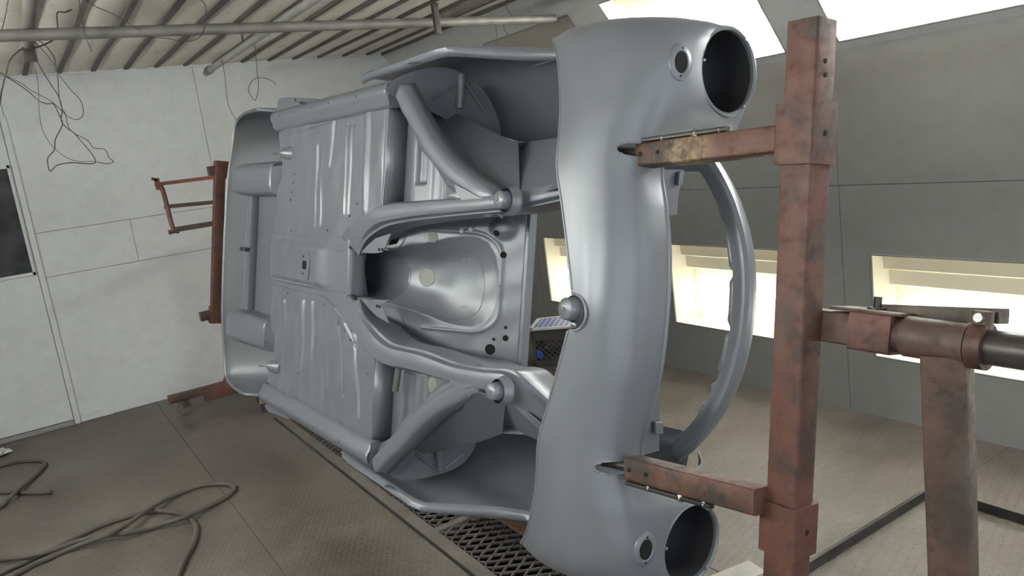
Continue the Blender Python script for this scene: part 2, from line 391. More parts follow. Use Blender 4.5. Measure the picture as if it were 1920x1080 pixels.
# ---- door with dark pane
dr = struct('door_1')
DX0, DX1 = -.93, .060
m = MB(); wx0, wx1, wz0, wz1 = -.80, .036, 1.108, 1.815
m.box((DX0, BY-.008, .035), (DX1, BY+.006, wz0)).box((DX0, BY-.008, wz1), (DX1, BY+.006, 2.11)).box((wx1, BY-.008, wz0), (DX1, BY+.006, wz1)).box((DX0, BY-.008, wz0), (wx0, BY+.006, wz1))
m.build('door_leaf', 'wall', dr, smooth=0)
m = MB()
for a, b in (((wx0-.03, wz0-.02), (wx1+.015, wz0)), ((wx0-.03, wz1), (wx1+.015, wz1+.02)), ((wx1, wz0-.02), (wx1+.015, wz1+.02)), ((wx0-.03, wz0-.02), (wx0, wz1+.02))):
    m.box((a[0], BY-.02, a[1]), (b[0], BY-.008, b[1]))
m.build('window_frame', 'wall', dr, smooth=0)
MB().box((wx0, BY-.004, wz0), (wx1, BY+.0, wz1)).build('pane', 'darkglass', dr, smooth=0)
MB().box((.064, BY-.016, 0), (.100, BY+.01, 2.15)).build('door_jamb', 'wall', dr, smooth=0, bevel=.002)
MB().box((DX0-.05, BY-.016, 2.115), (.062, BY+.01, 2.15)).build('door_head', 'wall', dr, smooth=0)
MB().box((DX0, BY-.03, .0), (.062, BY-.003, .030)).build('threshold', 'wallgrey', dr, smooth=0, bevel=.003)
MB().box((.0605, BY-.002, .03), (.0635, BY+.002, 2.11)).build('door_gap', 'gasket', dr, smooth=0)

# ---- side walls with light boxes
def holes_wall(mb, plane, u0, u1, v0, v1, holes, th):
    us = sorted({u0, u1, *[h[0] for h in holes], *[h[1] for h in holes]}); vs = sorted({v0, v1, *[h[2] for h in holes], *[h[3] for h in holes]})
    for a, b in zip(us[:-1], us[1:]):
        for c, d in zip(vs[:-1], vs[1:]):
            if any(h[0] <= a and b <= h[1] and h[2] <= c and d <= h[3] for h in holes): continue
            P = [plane(a, c, 0), plane(b, c, 0), plane(b, d, 0), plane(a, d, 0), plane(a, c, th), plane(b, c, th), plane(b, d, th), plane(a, d, th)]
            mb.add(P, [(0,1,2,3), (4,7,6,5), (0,4,5,1), (1,5,6,2), (2,6,7,3), (3,7,4,0)])
LOWW = [(4.88, 3.84), (3.53, 2.49), (2.18, 1.14), (.83, -.21)]
HIPW = [(4.81, 3.83), (3.54, 2.56), (2.27, 1.29), (1.0, .02)]
ZL0, ZL1 = .305, .805
hs = math.hypot(RX-HXR, CH-HZ)
hv0, hv1 = (1.795-HZ)/(CH-HZ)*hs, (2.236-HZ)/(CH-HZ)*hs
WN = [0]
def mk_side(side):
    if side == 'right': X = RX; sg = 1; HX = HXR; mat = 'wallgrey'
    else: X = LX; sg = -1; HX = HXL; mat = 'wallgrey'
    W = struct('wall_'+side)
    low = lambda u, v, t: (X+sg*t, u, v)
    dv = np.array([HX-X, 0, CH-HZ])/hs; nv = np.array([sg*(CH-HZ), 0, sg*(X-HX)*(1 if sg > 0 else -1)*1.0]); nv = np.array([dv[2]*sg, 0, -dv[0]*sg]); nv /= np.linalg.norm(nv)
    hip = lambda u, v, t: tuple(np.array([X, u, HZ])+dv*v+nv*t)
    ysplit = [BY+.05, 4.98, 3.66, 2.33, .98, -.35, FY]
    for a, b in zip(ysplit[1:], ysplit[:-1]):
        lw = [(w[1], w[0], ZL0, ZL1) for w in LOWW if a < w[1] and w[0] < b]
        m = MB(); holes_wall(m, low, a+.0015, b-.0015, 0, 1.135, lw, .012); m.build('wall_panel', mat, W, smooth=0)
        m = MB(); holes_wall(m, low, a+.0015, b-.0015, 1.138, HZ, [], .012); m.build('wall_panel', mat, W, smooth=0)
    hh = [(w[1], w[0], hv0, hv1) for w in HIPW]
    m = MB(); holes_wall(m, hip, FY, BY+.05, 0, hs, hh, .012); m.build('slope_panel', 'hip', W, smooth=0)
    MB().box((X+sg*.0125, FY, 0), (X+sg*.016, LOWW[0][0]*0+FY+.01, 1)).build('wall_backing', 'gasket', W, smooth=0)
    m = MB()
    for y in ysplit[1:-1]: m.box((min(X+sg*.008, X+sg*.013), y-.004, 0), (max(X+sg*.008, X+sg*.013), y+.004, HZ))
    m.box((min(X+sg*.008, X+sg*.013), FY, 1.13), (max(X+sg*.008, X+sg*.013), BY, 1.142)); m.build('seam_sealant', 'gasket', W, smooth=0)
    # light boxes
    def lamp(pl, y1, y0, v0, v1, lit, what):
        mid = (y0+y1)/2; c = np.array(pl(mid, v0, 0))
        if side == 'left': WN[0] += 1; T = struct('window_%d' % WN[0], tuple(c))  # unseen left boxes; their lit slope strip is added to light the underside
        else: T = thing('light_box', what, 'light', tuple(c))
        e = .01; D = .19
        m = MB(c)
        def q(*pp): m.add([pl(*p) for p in pp], [tuple(range(len(pp)))])
        q((y0, v0, .012), (y1, v0, .012), (y1, v0-.01, D), (y0, v0-.01, D)); q((y0, v1, .012), (y1, v1, .012), (y1, v1, D), (y0, v1, D))
        q((y0, v0, .012), (y0, v1, .012), (y0, v1, D), (y0, v0, D)); q((y1, v0, .012), (y1, v1, .012), (y1, v1, D), (y1, v0, D))
        h = v1-v0
        q((y0, v0-.01, D), (y1, v0-.01, D), (y1, v0+.62*h, D), (y0, v0+.62*h, D))
        q((y0, v0+.62*h, D), (y1, v0+.62*h, D), (y1, v0+.66*h, D-.05), (y0, v0+.66*h, D-.05))
        q((y0, v0+.66*h, D-.05), (y1, v0+.66*h, D-.05), (y1, v0+.80*h, D-.05), (y0, v0+.80*h, D-.05))
        q((y0, v0+.80*h, D-.05), (y1, v0+.80*h, D-.05), (y1, v0+.83*h, D-.09), (y0, v0+.83*h, D-.09))
        q((y0, v0+.83*h, D-.09), (y1, v0+.83*h, D-.09), (y1, v1, D-.09), (y0, v1, D-.09))
        m.build('housing', 'lamphouse', T, smooth=0)
        if lit:
            for fr in (.16, .42):
                m = MB(c); m.tube([pl(y0+.05, v0+fr*h, D-.06), pl(y1-.05, v0+fr*h, D-.06)], .019, 8); m.build('tube', 'tube_low' if pl is low else 'tube_hip', T)
        m = MB(c); m.add([pl(y0, v0, .006), pl(y1, v0, .006), pl(y1, v1, .006), pl(y0, v1, .006)], [(0,1,2,3)]); m.build('pane', 'glass' if lit else 'dimglass', T, smooth=0)
        m = MB(c); r = .007
        for A, B in (((y0, v0), (y1, v0)), ((y0, v1), (y1, v1)), ((y0, v0), (y0, v1)), ((y1, v0), (y1, v1))):
            m.tube([pl(*A, .001), pl(*B, .001)], r*.6, 6)
        m.build('gasket', 'gasket', T)
    names = ['behind the milk crate', 'behind the curved grille bar', 'behind the square stand post', 'past the stand post']
    hn = ['unlit brown pane in the sloped strip above the upper fender', 'bright lamp pane in the sloped strip above the upper headlight opening', 'bright lamp pane in the sloped strip above the square head post', 'bright lamp pane in the sloped strip over the stand']
    for i, wv in enumerate(LOWW): lamp(low, wv[0], wv[1], ZL0, ZL1, side == 'right', ('bright low light box in the grey side wall '+names[i]) if side == 'right' else 'dark low light box in the wall facing the car underside')
    for i, wv in enumerate(HIPW): lamp(hip, wv[0], wv[1], hv0, hv1, not (side == 'right' and i == 0), hn[i] if side == 'right' else 'added unseen lit pane in the sloped strip facing the car underside')
mk_side('right'); mk_side('left')

# ---- ceiling of filter strips between bars
ce = struct('ceiling')
MB().box((HXL-.05, FY, CH+.06), (HXR+.05, BY+.05, CH+.09)).build('ceiling_backing', 'bar', ce, smooth=0)
xs = [.268+.2045*i for i in range(-6, 13)]; xs = [x for x in xs if HXL < x < HXR-.05]
edges = [HXL]+xs+[HXR]
nseg = 32
for a, b in zip(edges[:-1], edges[1:]):
    G = []
    for i in range(nseg*2+1):
        y = FY+(BY-FY)*i/(nseg*2); row = []
        for j in range(7):
            t = j/6; sag = .014*math.sin(pi*t)*(1+.3*sin(y*5.1+a*9))
            row.append((a+(b-a)*t+.004*sin(y*3.3+a*7), y, CH+.012-sag))
        G.append(row)
    MB().grid(G).build('filter_strip', 'filter', ce, smooth=60)
for x in xs:
    pts = [(x+.005*sin(y*3.3+x*7), y, CH+.002) for y in np.linspace(FY, BY, 40)]
    MB().sweep(pts, [(-.014,.008), (-.014,-.006), (.014,-.006), (.014,.008)]).build('ceiling_bar', 'bar', ce, smooth=0)
MB().sweep([(HXR, FY, CH), (HXR, BY, CH)], [(-.012,.01), (-.012,-.012), (.012,-.012), (.012,.01)]).build('ceiling_bar', 'bar', ce, smooth=0)

# ================================================================== CAR BODY
car = thing('car_body', 'grey primed bare car body shell hung on its side, underside out', 'car body', tuple(CO))
mw = Matrix.Identity(4)
for i in range(3): mw[i][0] = FW[i]; mw[i][1] = LF[i]; mw[i][2] = UP[i]; mw[i][3] = CO[i]
car.matrix_world = mw

# ---- nose: control net, half rows from centre outwards (y, nine x/z pairs)
NET = [
 (0.0,  [(1.052,.000),(1.100,.010),(1.148,.045),(1.182,.11),(1.190,.20)]),
 (.14,  [(1.021,.000),(1.078,.010),(1.135,.045),(1.174,.11),(1.184,.20)]),
 (.26,  [(.986,.000),(1.052,.008),(1.116,.045),(1.155,.11),(1.161,.20)]),
 (.36,  [(.956,.000),(1.036,.006),(1.104,.045),(1.143,.115),(1.136,.20),(1.125,.30),(1.10,.40),(1.06,.50),(.98,.585)]),
 (.45,  [(.945,.010),(1.033,.010),(1.105,.050),(1.150,.12),(1.155,.205),(1.150,.30),(1.135,.40),(1.095,.50),(1.0,.60)]),
 (.53,  [(.920,.028),(1.022,.018),(1.105,.055),(1.160,.125),(1.178,.21),(1.180,.30),(1.175,.39),(1.135,.50),(1.0,.61)]),
 (.64,  [(.868,.055),(.985,.035),(1.092,.065),(1.166,.138),(1.184,.22),(1.184,.30),(1.184,.38),(1.165,.50),(1.0,.61)]),
 (.712, [(.800,.092),(.930,.065),(1.060,.092),(1.150,.165),(1.180,.24),(1.184,.31),(1.182,.39),(1.150,.49),(.98,.585)]),
 (.752, [(.725,.150),(.870,.112),(1.005,.130),(1.108,.20),(1.152,.27),(1.168,.33),(1.160,.40),(1.11,.475),(.95,.545)]),
 (.772, [(.680,.220),(.800,.185),(.925,.200),(1.02,.25),(1.06,.30),(1.075,.35),(1.065,.40),(1.01,.44),(.90,.485)]),
]
HL = (.637, .375, .110)          # headlight opening: y, z, radius
def catm(p0, p1, p2, p3, t): return .5*((2*p1)+(-p0+p2)*t+(2*p0-5*p1+4*p2-p3)*t*t+(-p0+3*p1-3*p2+p3)*t**3)
def net_row(y, pts):
    P = [np.array((p[0], y, p[1])) for p in pts]
    while len(P) < 9: P.append(P[-1]+np.array([-.01, 0, .02]))
    return P
rows = [net_row(y, p) for y, p in NET]
full = [[np.array([p[0], -p[1], p[2]]) for p in r] for r in rows[:0:-1]]+rows
FA = np.array(full)              # rows x 9 x 3
NR = len(full)
def nose_pt(s, t):
    def col(j):
        i = min(int(s), NR-2); f = s-i
        g = lambda k: FA[min(max(k, 0), NR-1)][j]
        return catm(g(i-1), g(i), g(i+1), g(i+2), f)
    j = min(int(t), 7); f = t-j
    g = lambda k: col(min(max(k, 0), 8))
    # the lip at column 4 stays crisp
    a, b, c, d = g(j-1), g(j), g(j+1), g(j+2)
    if abs(s-(NR-1)/2) < 4.02:
        if j == 3: d = 2*c-b
    return catm(a, b, c, d, f)
SUB, TUB = 22, 14
Sv = [i/SUB for i in range((NR-1)*SUB+1)]; Tv = [j/TUB for j in range(8*TUB+1)]
mid = (NR-1)/2
G = [[nose_pt(s, t) for t in Tv] for s in Sv]
GA = np.array(G)
def hole_fix(test, move):
    """returns a mask of inside vertices, and moves them to the rim"""
    ins = np.zeros(GA.shape[:2], bool)
    for i in range(GA.shape[0]):
        for j in range(GA.shape[1]):
            if test(GA[i, j]): ins[i, j] = True
    return ins
inside = np.zeros(GA.shape[:2], bool); moved = GA.copy()
for sg in (-1, 1):
    dy = GA[:,:,1]-sg*HL[0]; dz = GA[:,:,2]-HL[1]; d = np.hypot(dy, dz); I = (d < HL[2]) & (GA[:,:,0] > 1.08)
    k = HL[2]/np.maximum(d, 1e-6)
    moved[:,:,1] = np.where(I, sg*HL[0]+dy*k, moved[:,:,1]); moved[:,:,2] = np.where(I, HL[1]+dz*k, moved[:,:,2]); inside |= I
    # slot the mounting rod goes through
    a, b = .055, .0155; Z0, Y0 = .112, sg*.402
    ex = (GA[:,:,2]-Z0)/a; ey = (GA[:,:,1]-Y0)/b; d = (np.abs(ex)**2.6+np.abs(ey)**2.6)**(1/2.6); I = (d < 1) & (GA[:,:,0] > 1.05)
    k = 1/np.maximum(d, 1e-6)
    moved[:,:,2] = np.where(I, Z0+(GA[:,:,2]-Z0)*k, moved[:,:,2]); moved[:,:,1] = np.where(I, Y0+(GA[:,:,1]-Y0)*k, moved[:,:,1]); inside |= I
# notch in the lower edge round the centre cup
nd = np.hypot(GA[:,:,0]-1.055, GA[:,:,1]-.012); I = (nd < .047) & (GA[:,:,2] < .1); k = .047/np.maximum(nd, 1e-6)
moved[:,:,0] = np.where(I, 1.055+(GA[:,:,0]-1.055)*k, moved[:,:,0]); moved[:,:,1] = np.where(I, .012+(GA[:,:,1]-.012)*k, moved[:,:,1]); inside |= I
def nmask(i, j):
    if inside[i, j] and inside[i+1, j] and inside[i, j+1] and inside[i+1, j+1]: return False
    sm = (Sv[i]+Sv[i+1])/2; tm = (Tv[j]+Tv[j+1])/2
    if tm > 4 and abs(sm-mid) < 4.0: return False
    return True
nose = MB(); nose.grid(moved.tolist(), nmask)
nose.build('nose_panel', 'paint', car, smooth=50, solid=.003)
# rolled lips along the lower edge and the grille opening
def edge_path(t, s0, s1, off=(0,0,0), n=160): return [nose_pt(s0+(s1-s0)*i/n, t)+np.array(off) for i in range(n+1)]
e = [p for p in edge_path(0, 0, NR-1) if math.hypot(p[0]-1.055, p[1]-.012) > .047]
ia = [i for i, p in enumerate(e) if p[1] < .012][-1]
arc = [np.array([1.055+.047*cos(a), .012+.047*sin(a), .004]) for a in np.linspace(-1.72, 1.72, 14)]
MB().tube(e[:ia+1]+arc+e[ia+1:], .0045, 8).build('lower_lip', 'paint', car, smooth=60)
MB().tube(edge_path(4, mid-4, mid+4), .006, 8).build('grille_lip', 'paint', car, smooth=60)
G = []
for i in range(61):
    s = mid-4+8*i/60; p = nose_pt(s, 4); G.append([p, p+(-.012,0,.004), p+(-.022,0,.014), p+(-.024,0,.03)])
MB().grid(G).build('grille_flange', 'paint', car, smooth=50, solid=.003)
# headlight openings
for sg in (-1, 1):
    c = np.array([1.184, sg*HL[0], HL[1]])
    prof = [(HL[2]+.010, -.012), (HL[2]+.006, .001), (HL[2]+.001, .003), (HL[2]-.004, -.002), (HL[2]-.004, -.012)]
    MB().lathe(prof, c, (1,0,0), 56).build('headlight_rim', 'paint', car, smooth=40)
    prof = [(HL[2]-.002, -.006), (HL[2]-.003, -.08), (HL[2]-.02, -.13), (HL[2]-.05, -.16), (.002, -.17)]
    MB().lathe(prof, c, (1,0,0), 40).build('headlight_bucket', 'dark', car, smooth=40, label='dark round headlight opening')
    for a in (40, 150, 265):
        m = MB(); m.box((c[0]-.004, c[1]+(HL[2]-.004)*cos(radians(a))-.004, c[2]+(HL[2]-.004)*sin(radians(a))-.004), (c[0]+.006, c[1]+(HL[2]-.004)*cos(radians(a))+.004, c[2]+(HL[2]-.004)*sin(radians(a))+.004))
        m.build('rim_tab', 'paint', car, bevel=.002)
# marker lamp bosses
def nose_near(x, y, z):
    d = ((GA-np.array([x, y, z]))**2).sum(2); i, j = np.unravel_index(d.argmin(), d.shape)
    i = min(max(i, 1), GA.shape[0]-2); j = min(max(j, 1), GA.shape[1]-2)
    n = np.cross(GA[i+1, j]-GA[i-1, j], GA[i, j+1]-GA[i, j-1]); n /= np.linalg.norm(n)
    if n@np.array([1, 0, -1]) < 0: n = -n
    return GA[i, j], n
for px, py, sg in ((1278,118,-1), (1215,1034,1)):
    q = cz(px, py, .19); p, n = nose_near(*q)
    MB().lathe([(.049, -.005), (.045, .002), (.038, .005), (.030, .006), (.0265, .004), (.026, -.03)], p, n, 30, sx=1.0, sy=.8, ref=(0,1,0)).build('marker_lamp_seat', 'paint', car, smooth=35)
    MB().lathe([(.0275, .0030), (.0268, .0048), (.0005, .0048)], p, n, 20, sx=1.0, sy=.75, ref=(0,1,0)).build('marker_lamp_hole', 'hole', car)
    for s in (-1, 1):
        e1 = np.array([0,1,0.])-n*n[1]; e1 /= np.linalg.norm(e1)
        MB().lathe([(.003, .011), (.0005, .0112)], p+e1*s*.034-n*.0045, n, 8).build('screw_hole', 'hole', car)
# upper grille bar
def ubx(y): return 1.206-.62*y*y-.8*abs(y)**3.2
ys = np.linspace(-.47, .47, 71); PR = [(0,.0), (.012,-.006), (.028,-.008), (.044,-.004), (.056,.006), (.060,.02), (.056,.03)]
G = []
for y in ys:
    x = ubx(y); dx = (ubx(y+.01)-ubx(y-.01))/.02; n2 = np.array([1, -dx, 0]); n2 /= np.linalg.norm(n2)
    b = np.array([x, y, .50]); sec = [(-.055,.035), (-.05,.008), (-.03,.004), (-.018,-.004), (-.004,-.004), (.004,.004), (.004,.02), (-.004,.045), (-.02,.06)]
    G.append([b+n2*a+np.array([0,0,c]) for a, c in sec])
MB().grid(G).build('grille_bar', 'paint', car, smooth=40, solid=.004, label='curved bar over the grille opening')
for y0, y1 in ((-.44,-.31), (-.30,-.24), (-.225,-.11), (-.10,.05), (.06,.19), (.205,.25), (.265,.33), (.345,.45)):
    G = []
    for y in np.linspace(y0, y1, 8):
        e2 = min(1, min(y-y0, y1-y)/.02+.25); x = ubx(y)-.05
        G.append([(x, y, .51), (x-.018*e2, y, .515), (x-.034*e2, y, .535)])
    MB().grid(G).build('bar_tab', 'paint', car, smooth=50, solid=.003)
# brackets behind the grille opening
for sg in (-1, 1):
    P = [(1240,318), (1282,318), (1271,372), (1270,402), (1252,405), (1243,360)] if sg < 0 else [(1221,742), (1237,740), (1237,772), (1236,845), (1200,855), (1211,800)]
    rb = MB().poly([cx(*p, 1.06) for p in P], (-1,0,0), .004).build('radiator_bracket', 'paint', car, smooth=0)
    P = [(1268,322), (1278,320), (1275,345), (1266,348)] if sg < 0 else [(1224,790), (1238,790), (1238,812), (1224,812)]
    MB().poly([cx(*p, 1.064) for p in P], (1,0,0), .012).build('bracket_clip', 'paint', rb, bevel=.002)

# ---- front fenders (outer skin), arch edge from the photograph's lower edge
ZLOW = [(-.43,.088), (-.36,.06), (-.28,.045), (-.04,.036), (.25,.034), (.30,.045), (.335,.095), (.385,.175), (.44,.25), (.52,.325), (.60,.34), (.67,.31), (.73,.23), (.78,.30), (.84,.42), (.95,.50)]
for sg in (-1, 1):
    G = []
    for x in np.linspace(-.43, .95, 116):
        zl = interp(x, ZLOW); yo = interp(x, [(-.43,.772), (0,.772), (.6,.786), (.95,.765)])
        tap = sstep(-.43, -.37, x)
        top = interp(x, [(-.43,.50), (.2,.56), (.8,.60), (.95,.60)])
        flg = .018*tap+.002
        pr = [(yo-.012-flg, zl+.012), (yo-.010-flg*.4, zl+.003), (yo-.006, zl-.001), (yo, zl+.004)]
        for t in np.linspace(.06, 1, 12):
            z = zl+(top-zl)*t; a = max(0, (z-.34)/(top-.34)) if top > .34 else 0
            pr.append((yo+.012*sin(pi*min(1, (z-.04)/.4))-.20*max(0, a)**3.2, z))
        pr += [(yo-.30, top+.02), (yo-.36, top+.015)]
        G.append([(x, sg*y, z) for y, z in pr])
    fo = MB().grid(G).build('front_fender', 'paint', car, smooth=50, solid=.003)
    # small tab and studs on the lower edge
    T = [cy(772,118,-.745), cy(785,112,-.745), cy(780,126,-.745)] if sg < 0 else [cy(727,912,.745), cy(740,922,.745), cy(732,905,.745)]
    MB().lathe([(.014,-.002), (.014,.002), (.0005,.0022)], T[0], (0,-sg,0), 14).build('edge_tab', 'paint', fo)
    # crease inside the fender
    a, b = (cy(900,148,-.780), cy(1050,110,-.780)) if sg < 0 else (cy(860,905,.781), cy(975,940,.781))
    if sg < 0: MB().tube([a, b], .005, 8).build('inner_crease', 'paint', fo)

# ---- arch closing plates, inner wings
for sg in (-1, 1):
    if sg < 0:
        arc = [(722,168), (745,146), (790,130), (830,126), (868,138), (905,168), (925,200), (937,235), (930,262), (840,225), (790,200), (740,180)]
        strut = [((866,140), (862,203))]; diag = [((812,187), (862,152)), ((870,150), (912,215))]
        pb = [(770,218), (800,268), (838,318), (880,352), (915,374), (975,374), (972,268), (940,256), (885,228), (826,198), (785,182)]
        pc = [(975,374), (1062,345), (1062,256), (990,266), (972,268)]
        p3 = ((822,300,.03), (965,372,.03), (940,258,.216)); q3 = ((975,374,.03), (1050,345,.03), (985,266,.30)); seam = [((822,212), (935,372)), ((800,255), (850,322))]
        pdark = [(826,198), (885,226), (940,256), (972,266), (1062,256), (1062,226), (945,230), (880,205)]
    else:
        arc = [(700,860), (716,876), (741,896), (775,899), (811,893), (850,880), (874,863), (892,834), (880,815), (820,832), (770,845), (720,852)]
        strut = [((822,842), (826,880))]; diag = [((780,852), (820,880)), ((832,880), (870,850))]
        pb = [(752,855), (770,825), (800,790), (850,755), (895,735), (948,752), (942,812), (899,828), (825,846), (779,852)]
        pc = [(948,752), (990,775), (1030,810), (1022,830), (985,815), (942,812)]
        p3 = ((800,790,.03), (940,752,.03), (899,828,.18)); q3 = ((950,755,.03), (1020,800,.03), (950,812,.28)); seam = [((885,738), (772,852)), ((830,775), (790,820))]
        pdark = [(779,852), (825,846), (899,828), (942,812), (1022,830), (1012,842), (930,830), (870,850)]
    xa = .07
    ap = MB().poly(cr([cx(*p, xa) for p in arc+arc[:1]], 5)[:-1], (-1,0,0), .004).build('arch_closing_plate', 'paint', car, smooth=0)
    for a, b in strut: MB().tube([cx(*a, xa+.012), cx(*b, xa+.012)], .014, 10).build('strut', 'paint', ap)
    for a, b in diag: MB().tube([cx(*a, xa+.004), cx(*b, xa+.004)], .005, 8).build('rib', 'paint', ap)
    for lst, tri, nm in ((pb, p3, 'inner_wing'), (pc, q3, 'inner_wing_front')):
        n, k = plane3(*[cz(*t) for t in tri]); n = n/np.linalg.norm(n); k = n@cz(*tri[0])
        if n[2] > 0: n, k = -n, -k
        iw = MB().poly([cplane(*p, n, k) for p in lst], -n, .004).build(nm, 'paint', car, smooth=0)
        if nm == 'inner_wing':
            for a, b in seam: MB().tube([cplane(*a, n, k)+n*.001, cplane(*b, n, k)+n*.001], .003, 6).build('seam', 'paint', iw)
            nB, kB = n, k
        else: nC, kC = n, k
    # ledge from the wing top out to the fender
    pts = [cplane(*p, nB, kB) for p in ((826,198), (940,256), (972,266))] if sg < 0 else [cplane(*p, nB, kB) for p in ((779,852), (899,828), (942,812))]
    pts += [cplane(*p, nC, kC) for p in (((990,266), (1062,256)) if sg < 0 else ((985,815), (1022,830)))]
    G = [[p, np.array([p[0]-.07, sg*(abs(p[1])-.015), p[2]+.06]), np.array([p[0]-.16, sg*(abs(p[1])-.03), p[2]+.13])] for p in pts]
    MB().grid(G).build('wing_ledge', 'paint', car, smooth=50, solid=.003)

# ---- chassis rails
RT = [((640,445),(672,478)), ((665,420),(683,455)), ((695,398),(703,436)), ((730,382),(735,420)), ((790,377),(800,409)), ((850,373),(865,402)), ((900,369),(930,396)), ((960,362),(965,393)), ((1010,352),(1015,383)), ((1085,334),(1090,366))]
RB = [((625,575),(672,562)), ((650,605),(683,590)), ((690,650),(705,615)), ((725,683),(740,645)), ((780,697),(800,660)), ((850,715),(862,683)), ((905,730),(915,692)), ((950,745),(965,697)), ((985,775),(1000,725)), ((1045,830),(1060,780))]
for sg, st in ((-1, RT), (1, RB)):
    zs = [-.005]*7+[0, .035, .10]; O = cr([cz(*a, z) for (a, b), z in zip(st, zs)], 10); I = cr([cz(*b, z) for (a, b), z in zip(st, zs)], 10); G = []; n = len(O)
    for i, (a, b) in enumerate(zip(O, I)):
        dp = .034*sstep(0, 26, i); sd = .01+.085*sstep(4, 20, i); sdo = .01+.05*sstep(10, 26, i)
        w_ = b-a; u = w_/np.linalg.norm(w_); row = []
        for t, z in ((0, sdo), (0, .0), (-.0, -.004), (.06, -dp*.45), (.16, -dp*.92), (.3, -dp), (.5, -dp), (.72, -dp), (.86, -dp*.9), (.94, -dp*.35), (1.0, -.006-dp*.1), (1.05, -.006-dp*.1), (1.04, sd)):
            p = a+w_*t; row.append(np.array([p[0], p[1], p[2]+z+.003]))
        G.append(row)
    MB().grid(G).build('chassis_rail', 'paint', car, smooth=35, solid=.003)
# bump stop cups on the rails, and the cup at the nose centre
def cup(px, py, z, rt, r, h, fr, name):
    c = cz(px, py, z); m = MB()
    m.lathe([(.0005, h+.001), (rt*.55, h+.001), (rt*.62, h), (rt*.9, h-.001), (rt*1.06, h-.005), (rt*.6+r*.4, h-.018), (r*.97, .014), (r, .008), (r*1.06, .003), (fr*.9, .0), (fr, .002), (fr, .008), (fr*.92, .012), (fr*.8, .03)], c, (0,0,-1), 36)
    o = m.build(name, 'paint', car, smooth=45)
    MB().lathe([(.0055, h-.002), (.0055, h+.0035), (.0005, h+.004)], c, (0,0,-1), 7).build('stud', 'gasket', o)
cup(964,377,-.035, .0225, .0275, .056, .041, 'bump_stop_cup'); cup(949,732,-.035, .0225, .0275, .056, .041, 'bump_stop_cup')
cup(1090,579,.03, .0265, .034, .058, .042, 'tow_cup')
MB().box((1.03, -.03, .05), (1.10, .055, .075)).build('cup_bracket', 'paint', car, bevel=.004)

# ---- diagonal braces
BT = [(748,172), (762,200), (782,238), (806,278), (836,315), (872,345), (908,370)]
BB = [(702,872), (722,850), (748,823), (780,788), (812,760), (850,738), (890,718)]
for sg, pts in ((-1, BT), (1, BB)):
    P = cr([cz(*p, -.022) for p in pts]+[cz(*((936,388) if sg < 0 else (915,706)), .006)], 8)
    wv = [.030+.004*sin(i*.5) for i in range(len(P))]; G = []
    for i, p in enumerate(P):
        t = P[min(i+1, len(P)-1)]-P[max(i-1, 0)]; t /= np.linalg.norm(t); side = np.array([-t[1], t[0], 0])*(-sg)   # outwards
        fl_ = .018+.012*(.5+.5*sin(i*.42+.4))
        a = .031
        sec = [(-a-.012,.045), (-a-.004,.02), (-a,.004), (-a*.82,-.004), (-a*.4,-.006), (a*.3,-.006), (a*.75,-.001), (a*.95,.012), (a*1.02,.03), (a+.006,.030), (a+fl_,.030)]
        G.append([p+side*u+np.array([0,0,z]) for u, z in sec])
    br = MB().grid(G).build('diagonal_brace', 'paint', car, smooth=75, solid=.003)
    # gusset where it meets the rail, small ear on the outer flange
    q = [(852,345), (895,368), (912,374), (866,376), (855,362)] if sg < 0 else [(838,698), (900,706), (898,722), (872,728), (846,722)]
    MB().poly([cz(*p, -.036) for p in q], (0,0,1), .004).build('gusset', 'paint', br, smooth=0)
    e = (797,218) if sg < 0 else (762,832)
    MB().lathe([(.012, -.002), (.012, .003), (.0045, .0035), (.004, -.002)], cz(*e, .02), (0,0,-1), 14).build('ear', 'paint', br)

# ---- underside sheets
def segd(x, y, s):
    x0, y0, x1, y1 = s[:4]; vx, vy = x1-x0, y1-y0; L = vx*vx+vy*vy
    t = min(1, max(0, ((x-x0)*vx+(y-y0)*vy)/L)); return math.hypot(x-x0-t*vx, y-y0-t*vy)
def rib(px0, py0, px1, py1, wd, h):
    a = cz(px0, py0); b = cz(px1, py1); return (a[0], a[1], b[0], b[1], wd, h)
RIBT = [rib(597,275,592,425,.016,.006), rib(603,278,600,420,.012,-.004), rib(628,228,620,312,.020,.008), rib(650,234,645,402,.014,-.007), rib(662,234,654,400,.014,.007), rib(650,234,668,233,.010,.006),
        rib(690,205,684,392,.030,-.010), rib(725,190,716,375,.012,.004), rib(622,222,690,208,.012,.006), rib(545,250,622,225,.012,.006), rib(640,408,600,455,.008,-.004)]
RIBB = [rib(535,565,535,640,.012,-.005), rib(570,565,567,710,.016,-.009), rib(587,568,584,715,.016,-.009), rib(604,690,608,775,.014,.010), rib(637,610,643,742,.014,.007), rib(664,628,673,785,.016,-.010), rib(648,605,668,650,.010,.006), rib(612,780,600,640,.05,-.006)]
def yin(x, sg):
    t = [(-1.2,.115), (-.45,.115), (-.346,.127), (-.23,.18), (-.1,.23), (.04,.265)] if sg < 0 else [(-1.2,.118), (-.47,.118), (-.39,.140), (-.26,.195), (-.067,.26), (.08,.30)]
    return interp(x, t)
def dent(x, y): return .0022*sin(x*23+y*9)*sin(y*17-x*5)+.0015*sin(x*47+1.3)*cos(y*13+x*6)
XR = -1.13
def rear_edge(y):   # floor stops short over the rear axle between the sills
    a = abs(y); return XR+.10*sstep(.28, .40, a)*(1-sstep(.46, .60, a))+.0*a
